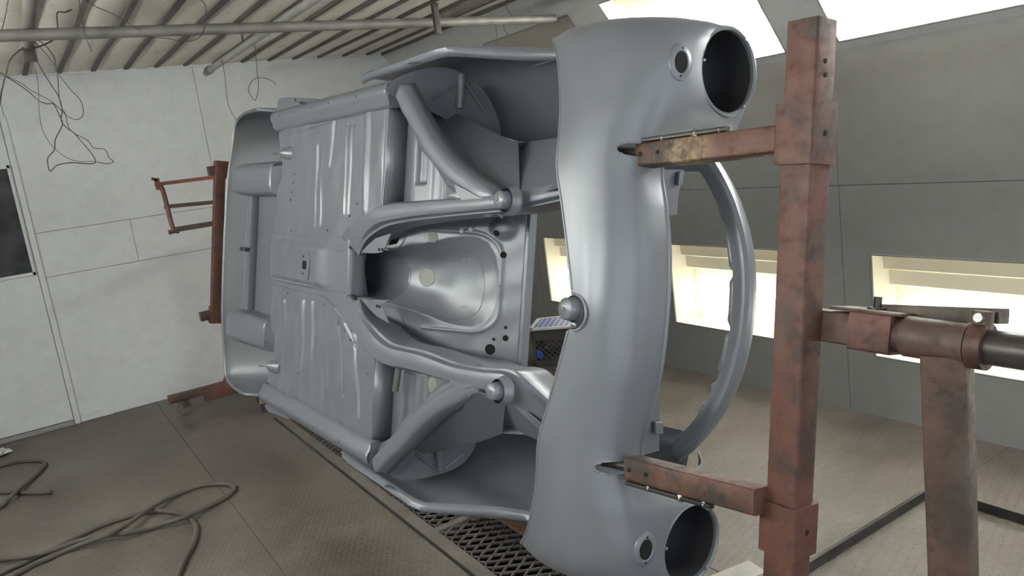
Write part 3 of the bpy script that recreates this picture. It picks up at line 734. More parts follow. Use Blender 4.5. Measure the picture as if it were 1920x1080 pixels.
for sg, ribs in ((-1, RIBT), (1, RIBB)):
    G = []; nx_, ny_ = 190, 90
    for j in range(ny_+1):
        v = j/ny_; row = []
        for i in range(nx_+1):
            u = i/nx_; yy = sg*(.12+(.615-.12)*v); x0 = rear_edge(yy); x = x0+(0.0-x0)*u
            yi = yin(x, sg); y = sg*(yi-.012+(.63-yi)*v)
            z = dent(x, y)*(1.6 if sg > 0 else 1)
            for r in ribs:
                d = segd(x, y, r)
                if d < r[4]: z += r[5]*(.30 if sg < 0 else .45)*(1+cos(pi*d/r[4]))
            z += .012*sstep(-1.03, -1.13, x)**2
            row.append((x, y, z))
        G.append(row)
    fp = MB().grid(G).build('floor_panel', 'paint', car, smooth=60, solid=.002)
    for px, py in (((686,233), (671,382), (656,405), (615,432), (547,433), (553,327), (550,343), (548,360), (546,375), (628,206), (613,208)) if sg < 0 else ((540,550), (609,571), (647,620), (657,637), (697,640), (560,700), (690,700))):
        MB().lathe([(.0042, .004), (.0042, -.0055), (.0004, -.0055)], cz(px, py, 0), (0,0,1), 8).build('pin_hole', 'gasket', fp)
    # folded front edge and the toe board behind it
    m = MB(); m.add([(.0, sg*.25, .0), (.0, sg*.62, .0), (.004, sg*.62, .078), (.004, sg*.25, .078)], [(0,1,2,3)]); m.build('floor_step', 'paint', car, solid=.003)
    G = []
    def band(v, a, b, e=.012): return sstep(a, a+e, v)*(1-sstep(b-e, b, v))
    for j in range(91):
        y = sg*(.27+.37*j/90); row = []
        for i in range(121):
            x = .002+.50*i/120; z = .078+.10*max(0, x-.10)-.012*band(x, .06, .205)+.022*band(x, .095, .17)*band(abs(y), .33, .53)+.012*band(x, .22, .25)
            if sg < 0: z -= .016*math.exp(-(math.hypot(x-.30, abs(y)-.34)/.022)**2)+.012*math.exp(-(math.hypot((x-.30)/1.4, abs(y)-.295)/.016)**2)
            row.append((x, y, z))
        G.append(row)
    tp = MB().grid(G, lambda i, j: G[i][j][0] < interp(abs(G[i][j][1]), [(.29,.50), (.40,.33), (.50,.18), (.64,.05)])).build('toe_board', 'paint', car, smooth=60, solid=.002)
    if sg > 0:
        MB().tube([cz(749,680,.03), cz(741,733,.03)], .012, 14).build('drain_tube', 'steel', tp, label='bare steel tube')
        for px, py, r in ((812,722,.030), (790,718,.005), (790,725,.005), (795,745,.02), (814,742,.006)):
            MB().lathe([(r, -.001), (r, .002), (r*.85, .004), (.0005, .004)], cz(px, py, .095), (0,0,-1), 18).build('plug', 'plug', tp)
# tunnel plate between the floors
G = []
for i in range(151):
    x = XR+(-.262-XR)*i/150; row = []
    for j in range(71):
        v = j/70*2-1; y = yin(x, -1 if v < 0 else 1)*v*1.04
        a = abs(y); z = -.003-.018*(1-sstep(.065, .10, a))*(sstep(-1.12, -1.05, x))*(1-sstep(-.55, -.36, x))
        z += dent(x, y)*.5
        if x > -.60: z -= .010*sstep(-.6, -.4, x)*0
        row.append((x, y, z))
    G.append(row)
tun = MB().grid(G).build('tunnel_plate', 'paint', car, smooth=60, solid=.002)
c0 = cz(573,497,-.02)
MB().poly([(c0[0]+.046*sx_, c0[1]+.060*sy_, -.0225) for sx_, sy_ in ((-.8,-1),(.8,-1),(1,-.8),(1,.8),(.8,1),(-.8,1),(-1,.8),(-1,-.8))], (0,0,-1), .003).build('access_cover', 'paint', tun, bevel=.001)
for px, py, a, b in ((573,497,.022,.018), (571,481,.006,.005), (570,513,.006,.005)):
    c = cz(px, py, -.02); MB().poly([(c[0]+a*sx_, c[1]+b*sy_, -.0256) for sx_, sy_ in ((-.75,-1),(.75,-1),(1,-.7),(1,.7),(.75,1),(-.75,1),(-1,.7),(-1,-.7))], (0,0,-1), .0008).build('access_hole', 'hole', tun, smooth=0)
for px0, py0, px1, py1 in ((507,452,643,471), (500,520,647,549)):
    a = cz(px0, py0, -.004); b = cz(px1, py1, -.004); n_ = 14
    MB().tube([a+(b-a)*i/n_ for i in range(n_+1)], [.003+.007*sin(pi*min(1, i/n_*1.15+.02)) for i in range(n_+1)], 8).build('tunnel_swage', 'paint', tun)
# sills
SP = [(.596,.012), (.600,-.006), (.612,-.018), (.632,-.022), (.640,-.030), (.655,-.034), (.675,-.028), (.688,-.012), (.692,.012), (.694,.10)]
for sg in (-1, 1):
    G = [[(x, sg*y, z+(.006*sin(x*30) if y < .6 else 0)) for y, z in SP] for x in np.linspace(-1.12, .035, 70)]
    so = MB().grid(G).build('sill', 'paint', car, smooth=45, solid=.003)
    for x in (-1.0, -.82, -.62, -.45, -.2):
        MB().lathe([(.0045, .001), (.0005, .0012)], (x, sg*.655, -.0345), (0,0,-1), 8).build('drain_hole', 'hole', so)
    MB().poly([(.032, sg*.60, -.02), (.032, sg*.69, -.02), (.034, sg*.71, .11), (.034, sg*.60, .11)], (1,0,0), .003).build('sill_end', 'paint', so, smooth=0)
    # pillar foot behind the sill
    if sg < 0: f1 = [(516,214), (518,206), (556,190), (571,201), (570,214)]; f2 = [(518,208), (521,187), (528,183), (545,182), (592,185), (600,191), (601,204), (571,212), (569,201), (556,190)]
    else: f1 = [(510,746), (548,769), (541,786), (502,772), (496,762), (499,752)]; f2 = [(540,770), (580,788), (572,793), (556,791), (541,786)]
    pf = MB().poly([cz(*p, .004) for p in f1], (0,0,1), .02).build('pillar_foot', 'paint', car, smooth=0, bevel=.002)
    MB().poly([cz(*p, .05) for p in f2], (0,0,1), .09).build('pillar_return', 'paint', pf, smooth=0, bevel=.004)
    for px, py in (((553,187), (565,193)) if sg < 0 else ((547,780),)): MB().lathe([(.006,0), (.006,-.0012), (.0004,-.0012)], cz(px, py, .046 if sg < 0 else .002), (0,0,1), 10).build('foot_hole', 'hole', pf)

# ---- bulkhead with bell housing recess
def fwz(x): return .20+.77*x
def fw_extra(x, y):
    return -.018*math.exp(-(math.hypot(x-.225, y+.2)/.035)**4)+dent(x*1.5, y*2)*.6
def bell(x, y):
    wv = interp(x, [(-.2,.098), (-.12,.104), (-.02,.128), (.06,.158), (.10,.166), (.15,.166), (.18,.150), (.205,.11), (.222,.02)])
    D = interp(x, [(-.2,.105), (-.1,.088), (0,.060), (.12,.034), (.19,.016), (.222,.0)])
    q = abs(y-.006)/max(wv, 1e-3)
    return D*(1-q**2.6) if q < 1 else 0
XT = .292
G = []; fn = np.array([-.77, 0, 1]); fn /= np.linalg.norm(fn)
def fw_pt(x, y):
    q = abs(math.hypot(max(0, abs(y-.006)-.10)/.085, max(0, x-.13)/.095)-1)
    rim = .004*math.exp(-(q/.07)**2) if x > -.01 else 0
    return np.array([x, y, fwz(x)])+fn*(bell(x, y)-rim+fw_extra(x, y))
for i in range(161): G.append([fw_pt(-.215+(XT+.215)*i/160, -.33+.66*j/180) for j in range(181)])
fwl = MB().grid(G, lambda i, j: not (G[i][j][1] > -.098 and G[i][j][1] < .110 and -.215+(XT+.215)*i/160 < -.085-.05*(abs(G[i][j][1]-.006)/.1)**2)).build('bulkhead', 'paint', car, smooth=50, solid=.002)
fk = .20/math.hypot(.77, 1)
def on_fw(px, py):
    for k_ in np.linspace(fk-.03, fk+.12, 301):       # first place where the sight line meets the pressed sheet
        p = cplane(px, py, fn, k_)
        q_ = p-fn*(k_-fk)
        if fn@fw_pt(q_[0], q_[1]) <= k_: break
    e = .004; a = fw_pt(q_[0]+e, q_[1])-fw_pt(q_[0]-e, q_[1]); b = fw_pt(q_[0], q_[1]+e)-fw_pt(q_[0], q_[1]-e)
    n = np.cross(a, b); n /= np.linalg.norm(n)
    if n[2] > 0: n = -n
    return p, n                                     # n points out of the bay, towards the camera side
for px, py, r, mt_ in ((812,445,.0195,'plug'), (801,520,.034,'plug'), (931,437,.0105,'hole'), (944,478,.0115,'hole'), (948,634,.0105,'hole'), (919,655,.0185,'hole'), (948,614,.0055,'hole'), (926,636,.0055,'hole'), (912,672,.004,'hole'), (936,536,.003,'gasket'), (905,480,.003,'gasket'), (870,487,.004,'plug'), (880,487,.004,'plug'), (866,575,.004,'plug'), (874,575,.004,'plug'), (780,574,.002,'hole'), (862,608,.002,'gasket')):
    p, n = on_fw(px, py)
    MB().lathe([(r*1.10, -.006), (r*1.06, .002), (r, .0032), (r*.97, .0026), (.0004, .0026)], p, n, 26).build('plug' if mt_ == 'plug' else 'bulkhead_hole', mt_, fwl)
def seam(pts, r, name, n_=6):
    P = [a+b*.0012 for a, b in (on_fw(*p) for p in pts)]; MB().tube(cr(P, n_), r, 6).build(name, 'gasket', fwl)
seam(((798,462), (835,462), (870,466), (894,480), (906,510), (908,545), (898,582), (874,597), (835,600), (792,598)), .0012, 'bell_seam')
seam(((797,462), (796,445), (796,432)), .0010, 'bell_seam'); seam(((735,565), (752,594), (768,620)), .0022, 'bell_seam'); seam(((736,478), (750,462), (765,440)), .0016, 'bell_seam')
for px, py in ((866,433), (883,430)):
    p, n = on_fw(px, py); t1 = np.array([0,1.,0]); t2 = np.cross(n, t1)
    MB().poly([p+t1*a*.010+t2*b*.010 for a, b in ((-1,-1), (1,-1), (1,1), (-1,1))], n, .006).build('square_boss', 'paint', fwl, bevel=.002)
# bulkhead top flange
zt = fwz(XT)
MB().poly([(XT,-.30,zt), (XT,.31,zt), (XT+.012,.31,zt+.004), (XT+.012,-.30,zt+.004)], (0,0,1), .003).poly([(XT+.012,-.30,zt+.004), (XT+.012,.31,zt+.004), (XT+.016,.31,zt+.032), (XT+.016,-.30,zt+.032)], (1,0,0), .003).build('bulkhead_flange', 'paint', car, smooth=0)
# gearbox tunnel
G = []
for i in range(41):
    x = -.95+.80*i/40; zc = .085+.05*max(0, (x+.35)); rv = .118
    G.append([(x, .006+.096*math.copysign(abs(cos(a))**.8, cos(a)), zc-.06*(abs(cos(a)) > .999)+rv*sin(a)**.9) for a in np.linspace(0, pi, 31)])
gt = MB().grid(G); gt.add(G[0], [tuple(range(31))]); gt.build('gearbox_tunnel', 'paint', car, smooth=60, solid=.002)
G = []
for j in range(21):
    y = -.088+.19*j/20; t = .080-.010*sin(pi*j/20*1.4)
    G.append([(-.262, y, -.004), (-.264, y, .02), (-.268, y, .05), (-.270, y, t)])
MB().grid(G).build('tunnel_wall', 'paint', car, smooth=50, solid=.003)
# drilled ears beside the opening
for pts, hl in (([(677,474), (690,459), (704,447), (733,438), (724,458), (717,473), (700,475)], ((711,468), (717,468))), ([(676,559), (700,565), (714,567), (719,580), (729,606), (705,592), (690,577)], ((707,574), (712,575)))):
    er = MB().poly([cz(*p, -.010) for p in pts], (0,0,1), .003).build('drilled_ear', 'paint', car, smooth=0)
    for h in hl: MB().poly([cz(h[0]+a*2.0, h[1]+b*2.6, -.0105) for a, b in ((-1,-1), (1,-1), (1,1), (-1,1))], (0,0,-1), .0006).build('ear_hole', 'hole', er, smooth=0)
MB().poly([cz(*p, .035) for p in ((733,450), (749,446), (744,457), (728,460))], (0,0,1), .001).build('bay_slot', 'hole', car, smooth=0)
# engine bay side sheets between rails and bulkhead
for sg in (-1, 1):
    G = [[(x, sg*interp(x, [(-.27,.09), (-.15,.13), (.0,.22), (.1,.25), (.5,.27), (.75,.285)]), -.005), (x, sg*interp(x, [(-.27,.09), (-.15,.15), (.0,.24), (.1,.27), (.5,.30), (.75,.31)]), max(.03, min(.40, fwz(x)*1.05)))] for x in np.linspace(-.27, .36, 30)]
    bs = MB().grid(G).build('bay_side', 'paint', car, smooth=50, solid=.002)
    p = [(728,462), (750,444), (744,468), (732,476)] if sg < 0 else [(722,585), (730,610), (742,628), (728,600)]

# ---- cowl above the bulkhead
G = [[(x, y, .44+.30*(x < 0)*0+.16*sstep(.30, .1, x)-.05*sstep(.05, -.25, x)) for x in np.linspace(-.25, .30, 16)] for y in np.linspace(-.46, .46, 24)]
MB().grid(G).build('cowl', 'paint', car, smooth=50, solid=.003)

# ---- rear end
ts = [(-1.02,.735), (-1.2,.748), (-1.45,.758), (-1.62,.755), (-1.78,.748), (-1.885,.715), (-1.93,.62), (-1.945,.45), (-1.955,.2), (-1.96,0)]
half = [np.array((x, y)) for x, y in ts]; outl = [np.array((x, -y)) for x, y in ts]+[np.array((x, y)) for x, y in ts[-2::-1]]
outl = cr(outl, 6); G = []
for p in outl:
    a = abs(p[1]); arch = .30*math.exp(-((p[0]+1.30)/.20)**4) if a > .6 else 0
    low = .02+.02*sstep(.3, .7, a)+arch; low = low*(1 if a > .3 else 1)
    inw = np.array([-.0, 0.])
    c = np.array((-1.2, 0)); d = (c-p); d /= np.linalg.norm(d)
    row = [(p[0]+d[0]*.02, p[1]+d[1]*.02, low+.006), (p[0]+d[0]*.006, p[1]+d[1]*.006, low), (p[0], p[1], low+.006)]
    for t in np.linspace(.12, 1, 8):
        z = low+(.55-low)*t; row.append((p[0]-d[0]*.02*sin(pi*t), p[1]-d[1]*.02*sin(pi*t), z))
    G.append(row)
MB().grid(G).build('tail_shell', 'paint', car, smooth=50, solid=.003)
# boot floor, cross channel, wells
MB().box((-1.60, -.30, .085), (-1.18, .31, .09)).build('boot_floor', 'paint', car, smooth=0)
G = [[(x, y, z) for x, z in ((-1.74,.085), (-1.70,.075), (-1.69,.05), (-1.665,.046), (-1.66,.062), (-1.62,.064), (-1.61,.048), (-1.585,.05), (-1.58,.085))] for y in np.linspace(-.40, .42, 12)]
MB().grid(G).build('cross_channel', 'paint', car, smooth=20, solid=.003)
MB().box((-1.66, -.03, .02), (-1.58, -.01, .05)).build('channel_clip', 'darksteel', car, bevel=.003)
for sg in (-1, 1):
    m = MB(); G = []
    for i in range(25):
        x = -1.76+.56*i/24; e2 = 1-((abs(i-12)/12)**5)*.35 if i < 12 else 1
        hw = .085*e2; zc = .13; row = []
        for a in np.linspace(0, pi, 19):
            ca, sa = cos(a), sin(a); pw = .42
            row.append((x, sg*.385+hw*math.copysign(abs(ca)**pw, ca), .16-(.20*e2+.0)*abs(sa)**pw*interp(i, [(0,.75), (4,1), (24,.75)])))
        G.append(row)
    wl = MB().grid(G)
    r0 = G[0]; wl.add(r0, [tuple(range(len(r0)))])
    wl.build('tank_well', 'paint', car, smooth=55, solid=.003)
    c = cz(543,287,.0) if sg < 0 else cz(517,688,.0)
    MB().lathe([(.034,-.03), (.033,0), (.028,.012), (.026,.03), (.018,.036), (.017,.046), (.011,.05), (.004,.052), (.004,.075), (.0005,.076)], c+np.array([0,0,.005]), (-.8,0,-.6), 22).build('spring_cup', 'paint', car, smooth=40)
    MB().tube([c+np.array([-.02,0,-.03]), c+np.array([-.08,.006,-.05])], .003, 6).build('cup_stud', 'steel', car)

# ================================================================== FRONT STAND OF THE ROTISSERIE
def carbar(m, a, b, wd, ht, upc=(0,0,1), r=.007, caps=True):
    A = c2w(np.array(a, float)); B = c2w(np.array(b, float)); u = upc[0]*FW+upc[1]*LF+upc[2]*UP
    return m.bar(A, B, wd, ht, u, r, caps)
XP = 1.585
ptop = cx(1523,40,XP); pbot = cx(1478,985,XP)
pd = (pbot-ptop)/np.linalg.norm(pbot-ptop); pend = pbot+pd*.20
base2 = c2w((1.856, -.030, .215))
fs = thing('rotisserie_front_stand', 'rusty square post and arms carrying the nose of the car', 'stand', (base2[0], base2[1], 0))
o_ = np.array([base2[0], base2[1], 0])
S = .072
def mb(): return MB(o_)
m = mb(); A_, B_ = c2w(ptop), c2w(pend); m.bar(A_, B_, S, S, UP, .008).build('head_post', 'rust', fs)
for q in ((1510,252), (1478,985)):
    c = cx(*q, XP); m = mb(); k = .062 if q[1] < 500 else .056
    m.bar(c2w(c-pd*k), c2w(c+pd*k), S+.018, S+.018, UP, .008).build('collar', 'rust', fs)
    cw = c2w(c-pd*0+np.array([.0455, 0, .0])); MB(o_).lathe([(.006,-.002), (.006,.0012), (.0004,.0012)], cw, FW, 10).build('bolt_hole', 'hole', fs)
for q in ((1548,114), (1548,140)):
    c = cx(*q, XP+.0365); MB(o_).lathe([(.005,-.002), (.005,.001), (.0004,.001)], c2w(c), FW, 10).build('bolt_hole', 'hole', fs)
for sg, l, r in ((-1, (1207,293), (1470,262)), (1, (1186,876), (1440,943))):
    zc = .135
    a = cz(*l, zc); c = cx(1510,252,XP) if sg < 0 else cx(1478,985,XP); b = np.array([XP-.03, a[1], zc]); bb = cz(*r, zc); b[1] = bb[1]; b[0] = XP-.03
    m = mb(); prof = []
    for (qx, qy), a0 in zip(((1,1),(-1,1),(-1,-1),(1,-1)), (0, 90, 180, 270)):
        for k in range(4): t_ = radians(a0+30*k); prof.append((qx*.022+.007*cos(t_), qy*.024+.007*sin(t_)))
    m.sweep([c2w(a+(b-a)*i/24) for i in range(25)], prof, UP)
    arm = m.build('arm', 'rustarm', fs)
    ca = arm.data.color_attributes.new('wear', 'FLOAT_COLOR', 'POINT'); A0 = c2w(a); A1 = c2w(b); Ln = np.linalg.norm(A1-A0)
    for i, v in enumerate(arm.data.vertices):
        u_ = float((np.array(v.co)+o_-A0)@(A1-A0))/Ln/Ln
        ca.data[i].color = ((1-sstep(.18, .42, u_)) if sg < 0 else (1-sstep(.3, .7, u_)), (sstep(.2, .3, u_)*(1-sstep(.48, .58, u_))) if sg < 0 else 0, 0, 1)
    m = mb(); t = (b-a)/np.linalg.norm(b-a)
    carbar(m, a+np.array([.004, sg*.036, -.02]), a+t*.27+np.array([0, sg*.036, -.02]), .010, .016, r=.002); m.build('weld_strip', 'darksteel', arm)
    for f_, bl in ((.02, .006), (.12, .008), (.19, .006)):
        MB(o_).lathe([(bl*1.4,-.004), (bl*1.2,.004), (.0005,.007)], c2w(a+t*(f_+.06)+np.array([0, sg*.036, -.022])), -UP, 9).build('weld_bead', 'steel', arm)
    for f_ in (.018, .075):
        MB(o_).lathe([(.0055,-.002), (.0055,.0014), (.0004,.0014)], c2w(a+t*f_+np.array([0, 0, -.0318])), -UP, 12).build('bolt_hole', 'hole', arm)
    m = mb(); m.tube([c2w(a+t*.04+np.array([0,0,-.0])), c2w(np.array([1.06, sg*.402, .105]))], .0125, 16).build('mounting_rod', 'darksteel', fs)
# axle, sleeve and post of the stand
ax0 = np.array([XP+.02, -.012, .235]); ax1 = np.array([2.5, -.012, .235])
ya, za = -.022, .228
def P_(x, dy=0, dz=0): return c2w((x, ya+dy, za+dz))
m = mb(); m.bar(P_(XP), P_(1.727), .066, .066, UP, .007).build('axle_stub', 'rustbrown', fs)
m = mb(); m.bar(P_(1.682,0,-.001), P_(1.767,0,-.001), .078, .076, UP, .006).build('axle_sleeve', 'rust', fs)
m = mb(); m.bar(P_(1.635,-.041,.012), P_(1.782,-.041,.012), .092, .006, -LF, .002).build('cover_plate', 'rustbrown', fs)
m = mb(); m.tube([P_(1.757), P_(1.797)], .034, 20).build('axle_tube', 'rustbrown', fs)
m = mb(); m.tube([P_(1.782), P_(1.899)], .040, 28).build('bearing_sleeve', 'rustbrown', fs)
m = mb(); m.tube([P_(1.887), P_(2.517)], .032, 24).build('axle_bar', 'darksteel', fs, label='dark round bar')
m = mb(); m.tube([P_(1.902), P_(1.929)], .043, 24); m.bar(P_(1.915,-.03,.0), P_(1.915,-.064,.0), .03, .03, UP, .006); m.build('clamp', 'rust', fs)
MB(o_).lathe([(.0005,.019), (.008,.019), (.009,.014), (.009,-.02)], P_(1.915,-.052,-.004), -UP, 12).build('clamp_bolt', 'steel', fs)
m = mb(); m.bar(P_(1.697,-.040,.045), P_(1.932,-.056,.045), .045, .028, -LF, .003).build('locking_plate', 'rustbrown', fs)
bc = P_(1.707,-.044,.02); m = mb(); m.lathe([(.0005,.004), (.019,.004), (.019,0)], bc, -LF, 18); m.lathe([(.0005,.026), (.008,.026), (.008,0)], bc, -LF, 6); m.build('plate_bolt', 'darksteel', fs)
pc = P_(1.856); m = mb(); m.bar((pc[0], pc[1], pc[2]-.02), (pc[0], pc[1], .06), .078, .078, (.30,-1,0), .008).build('stand_post', 'rustbrown', fs)
m = mb(); m.bar((pc[0]-.30, pc[1], .075), (pc[0]+.30, pc[1], .075), .075, .06, (0,0,1), .006).build('base_beam', 'rust', fs)
for sx_ in (-1, 1):
    x = pc[0]+sx_*.25; mb().lathe([(.0005,-.015), (.035,-.015), (.04,-.01), (.04,.01), (.035,.015), (.0005,.015)], (x, pc[1], .040), (0,1,0), 20).build('caster', 'rubber', fs)

# ================================================================== REAR STAND
YB = 5.70
rs = thing('rotisserie_rear_stand', 'rusty wheeled stand behind the tail of the car', 'stand', (1.35, YB, 0)); o_ = np.array([1.35, YB, 0])
a = wy(412,306,4.95); b = wy(404,600,4.95)
mb().bar(a, b, .06, .06, (0,1,0), .006).build('head_post', 'rust', rs)
for px, py in ((400,320), (385,592)):
    c = wy(px, py, 4.95); d = np.array([.10, 0, 0]); mb().bar(c-d*.3, c+d, .055, .055, (0,1,0), .005).build('arm', 'rustbrown', rs)
for px, py in ((414,318), (405,590)):
    c = wy(px, py, 4.95); u = (a-b)/np.linalg.norm(a-b); mb().bar(c-u*.05, c+u*.05, .075, .075, (0,1,0), .005).build('collar', 'rust', rs)
hub = (a+b)/2
mb().tube([hub, (1.35, YB-.05, hub[2])], .035, 16).build('axle', 'rustbrown', rs)
mb().bar((1.35, YB, hub[2]+.05), (1.35, YB, .10), .075, .075, (0,1,0), .006).build('stand_post', 'rust', rs)
mb().bar((.63, YB, .125), (1.05, YB, .125), .07, .05, (0,0,1), .005).bar((.86, YB, .10), (2.05, YB, .10), .075, .095, (0,0,1), .005).build('base_beam', 'rust', rs)
mb().bar((1.02, YB, .14), (1.33, YB, .62), .045, .045, (0,1,0), .005).build('brace', 'rust', rs)
for x in (.715, 1.95):
    mb().lathe([(.0005,-.018), (.03,-.018), (.045,-.014), (.048,-.006), (.048,.006), (.045,.014), (.03,.018), (.0005,.018)], (x, YB-.02, .048), (.25,1,0), 24).build('caster', 'rubber', rs)
    mb().box((x-.01, YB-.045, .05), (x+.04, YB+.02, .10)).build('caster_fork', 'rustbrown', rs)
# red pipe frame hooked beside it
rf = thing('red_pipe_frame', 'small red pipe frame with crossbars hooked beside the rear post', 'frame', tuple(wy(330,437,5.2))); o_ = np.array(wy(330,437,5.2))
f = lambda px, py: wy(px, py, 5.2)
mb().tube(cr([f(296,345), f(303,352), f(311,378), f(320,415), f(325,432), f(316,436)], 5), .014, 12).build('upright', 'red', rf)
mb().bar(f(290,346), f(412,331), .022, .022, (0,1,0), .002).build('crossbar', 'red', rf)
mb().bar(f(308,388), f(412,378), .024, .016, (0,1,0), .002).build('crossbar', 'rustbrown', rf)
mb().bar(f(326,431), f(412,417), .03, .05, (0,1,0), .002).build('crossbar', 'rustbrown', rf)
mb().bar(f(293,334), f(298,356), .03, .014, (0,1,0), .002).build('hook', 'red', rf)
mb().bar(f(284,335), f(294,338), .018, .014, (0,1,0), .002).build('tip', 'rustbrown', rf)
mb().bar(f(328,433), f(336,433), .03, .02, (0,1,0), .004).build('foot', 'darksteel', rf)

# base tube on the floor
bt = thing('base_tube', 'tan brown square tube lying on the grating below the fender', 'tube', (1.46, 3.3, 0)); o_ = np.array([1.46, 3.3, 0])
mb().bar((1.472, 2.47, .048), (1.472, 5.3, .048), .085, .09, (0,0,1), .006).build('outer_tube', 'tan', bt)
mb().bar((1.472, 2.0, .048), (1.472, 2.47, .048), .066, .068, (0,0,1), .005).build('inner_tube', 'rustbrown', bt)

mb().bar((1.105, 5.20, .092), (1.43, 5.20, .092), .06, .055, (0,0,1), .005).build('cross_tube', 'tan', bt)
mb().box((1.1035, 5.177, .072), (1.1048, 5.223, .112)).build('tube_hollow', 'hole', bt, smooth=0)
mb().bar((1.15, 5.20, .0), (1.15, 5.20, .066), .06, .05, (0,1,0), .005).build('tube_foot', 'rustbrown', bt)

# ================================================================== LOOSE THINGS
bd = MB((1.75,1.70,0)); bd.bar((1.62, 1.74, .012), (1.87, 1.70, .012), .09, .024, (0,0,1), .002)
tag(bd.build('board', 'wood', None), 'short pale wooden board on the floor beside the head post', 'board').location = (1.75,1.70,0)
for nm, A_, B_, lab in (('angle_iron', (1.72,1.60,0), (2.735,1.60,0), 'dark steel angle bar on the floor running towards the side wall'), ('angle_iron', (2.755,1.575,0), (2.755,.2,0), 'dark steel angle bar on the floor parallel to the side wall')):
    m = MB(A_); m.bar(np.array(A_)+[0,0,.0035], np.array(B_)+[0,0,.0035], .045, .007, (0,0,1), .001)
    d = np.array(B_)-np.array(A_); d /= np.linalg.norm(d); s = np.cross(d, (0,0,1))*.019
    m.bar(np.array(A_)+s+[0,0,.018], np.array(B_)+s+[0,0,.018], .006, .036, (0,0,1), .001)
    tag(m.build(nm, 'darksteel', None), lab, 'bar').location = A_
def hose(pts, r, name, lab, mat='hose', cat='hose', z=None, org=None):
    P = [fl(px, py, zz) for px, py, zz in pts]; P = cr(P, 8); org = np.array([P[0][0], P[0][1], 0])
    o = MB(org).tube(P, r, 12).build(name, mat, None, smooth=60); o.location = org; return tag(o, lab, cat)
h1 = [(328,1095,.011), (344,1055,.011), (362,1020,.011), (369,992,.011), (359,974,.011), (341,964,.011), (306,958,.011), (275,960,.011), (234,971,.011), (188,986,.011), (156,1002,.011), (131,1014,.011), (103,1028,.011), (62,1047,.011), (25,1064,.011), (-20,1082,.011), (-90,1085,.011), (-120,1070,.011), (-80,1055,.011),
      (0,1049,.02), (47,1044,.033), (91,1034,.033), (141,1016,.033), (188,1005,.033), (234,1000,.03), (275,992,.015), (310,981,.025), (345,970,.033), (375,957,.02), (416,936,.011), (437,921,.011), (436,911,.011), (416,907,.011), (375,911,.011), (328,928,.015), (287,949,.034), (262,966,.036), (231,988,.04), (203,1003,.055), (162,1017,.03), (119,1034,.012), (91,1047,.012), (62,1059,.012), (31,1077,.012), (10,1095,.012)]
hose(h1, .0112, 'air_hose', 'grey brown hose in long loops across the tread plate floor')
h2 = [(97,923,.011), (60,924,.011), (31,924,.011), (0,924,.011), (-60,930,.011), (-90,950,.011), (-50,972,.011), (0,951,.011), (14,937,.02), (25,927,.033), (47,908,.02), (75,884,.011), (84,873,.011), (80,866,.011), (69,864,.011), (31,866,.011), (0,874,.011), (-60,890,.011)]
hose(h2, .0112, 'air_hose', 'short hose bend with its open end near the door')
# crumpled paper
m = MB(); c = fl(4,852,0); G = []
for i in range(9):
    row = []
    for j in range(9):
        a = 2*pi*j/8; r = .075*i/8*(1+.25*sin(3*a+i)); row.append((r*cos(a)*1.0, r*sin(a)*1.3, .012+.035*(1-i/8)+.010*sin(5*a+i*2.1)*(i/8)))
    G.append(row)
po = tag(m.grid(G).build('crumpled_paper', 'paper', None, smooth=0, solid=.002), 'crumpled white paper on the floor by the door', 'paper'); po.location = (c[0]-.03, c[1], 0)

# milk crate
cw_, cdp, chh = .295, .295, .265
cr0 = np.array([2.835,4.245,0]); yaw = radians(-46)
ck = thing('milk_crate', 'dark grey plastic milk crate on the floor by the low light box', 'crate', (cr0[0]+.17, cr0[1]+.14, 0)); ck.rotation_euler.z = yaw
hw = cw_/2
m = MB()
for sx_ in (-1, 1):
    for sy_ in (-1, 1): MB().box((sx_*hw-.018 if sx_ > 0 else -hw, sy_*hw-.018 if sy_ > 0 else -hw, 0), (hw if sx_ > 0 else -hw+.018, hw if sy_ > 0 else -hw+.018, chh)).build('corner_post', 'crate', ck, bevel=.003)

for ax in range(4):
    m = MB(); R4 = Matrix.Rotation(ax*pi/2, 3, 'Z')
    def W4(p): return tuple(R4 @ Vector(p))
    def addbox(lo, hi):
        t = MB().box(lo, hi); m.add([W4(v) for v in t.v], t.f)
    addbox((-hw, -hw, .0), (hw, -hw+.008, .045)); addbox((-hw, -hw, chh-.075), (hw, -hw+.008, chh))
    for k in range(-7, 8):
        for s_ in (-1, 1):
            x0 = k*.04; t = MB(); z0_, z1_ = .045, chh-.075
            xa, xb = x0-s_*.075, x0+s_*.075
            if xa > xb: xa, xb = xb, xa; za_, zb_ = z1_, z0_
            else: za_, zb_ = z0_, z1_
            lo_, hi_ = -hw+.018, hw-.018
            if xb <= lo_ or xa >= hi_: continue
            ta = max(0, (lo_-xa)/(xb-xa)); tb = min(1, (hi_-xa)/(xb-xa))
            pa = (xa+(xb-xa)*ta, -hw+.004, za_+(zb_-za_)*ta); pb_ = (xa+(xb-xa)*tb, -hw+.004, za_+(zb_-za_)*tb)
            t.bar(pa, pb_, .006, .006, (0,1,0), .001); m.add([W4(v) for v in t.v], t.f)
    m.build('lattice_side', 'crate', ck, smooth=0)
MB().box((-hw, -hw, .002), (hw, hw, .01)).build('base', 'crate', ck, smooth=0)
MB().poly([(-hw+.02, -hw-.001, .07), (-hw+.06, -hw-.001, .06), (-hw+.07, -hw-.001, .10), (-hw+.03, -hw-.001, .13)], (0,-1,0), .001).build('blue_mark', 'blue', ck, smooth=0)
tr = thing('grid_tray', 'blue and white grid tray lying on top of the milk crate', 'tray', (cr0[0]+.17, cr0[1]+.14, chh)); tr.rotation_euler.z = yaw
m = MB()
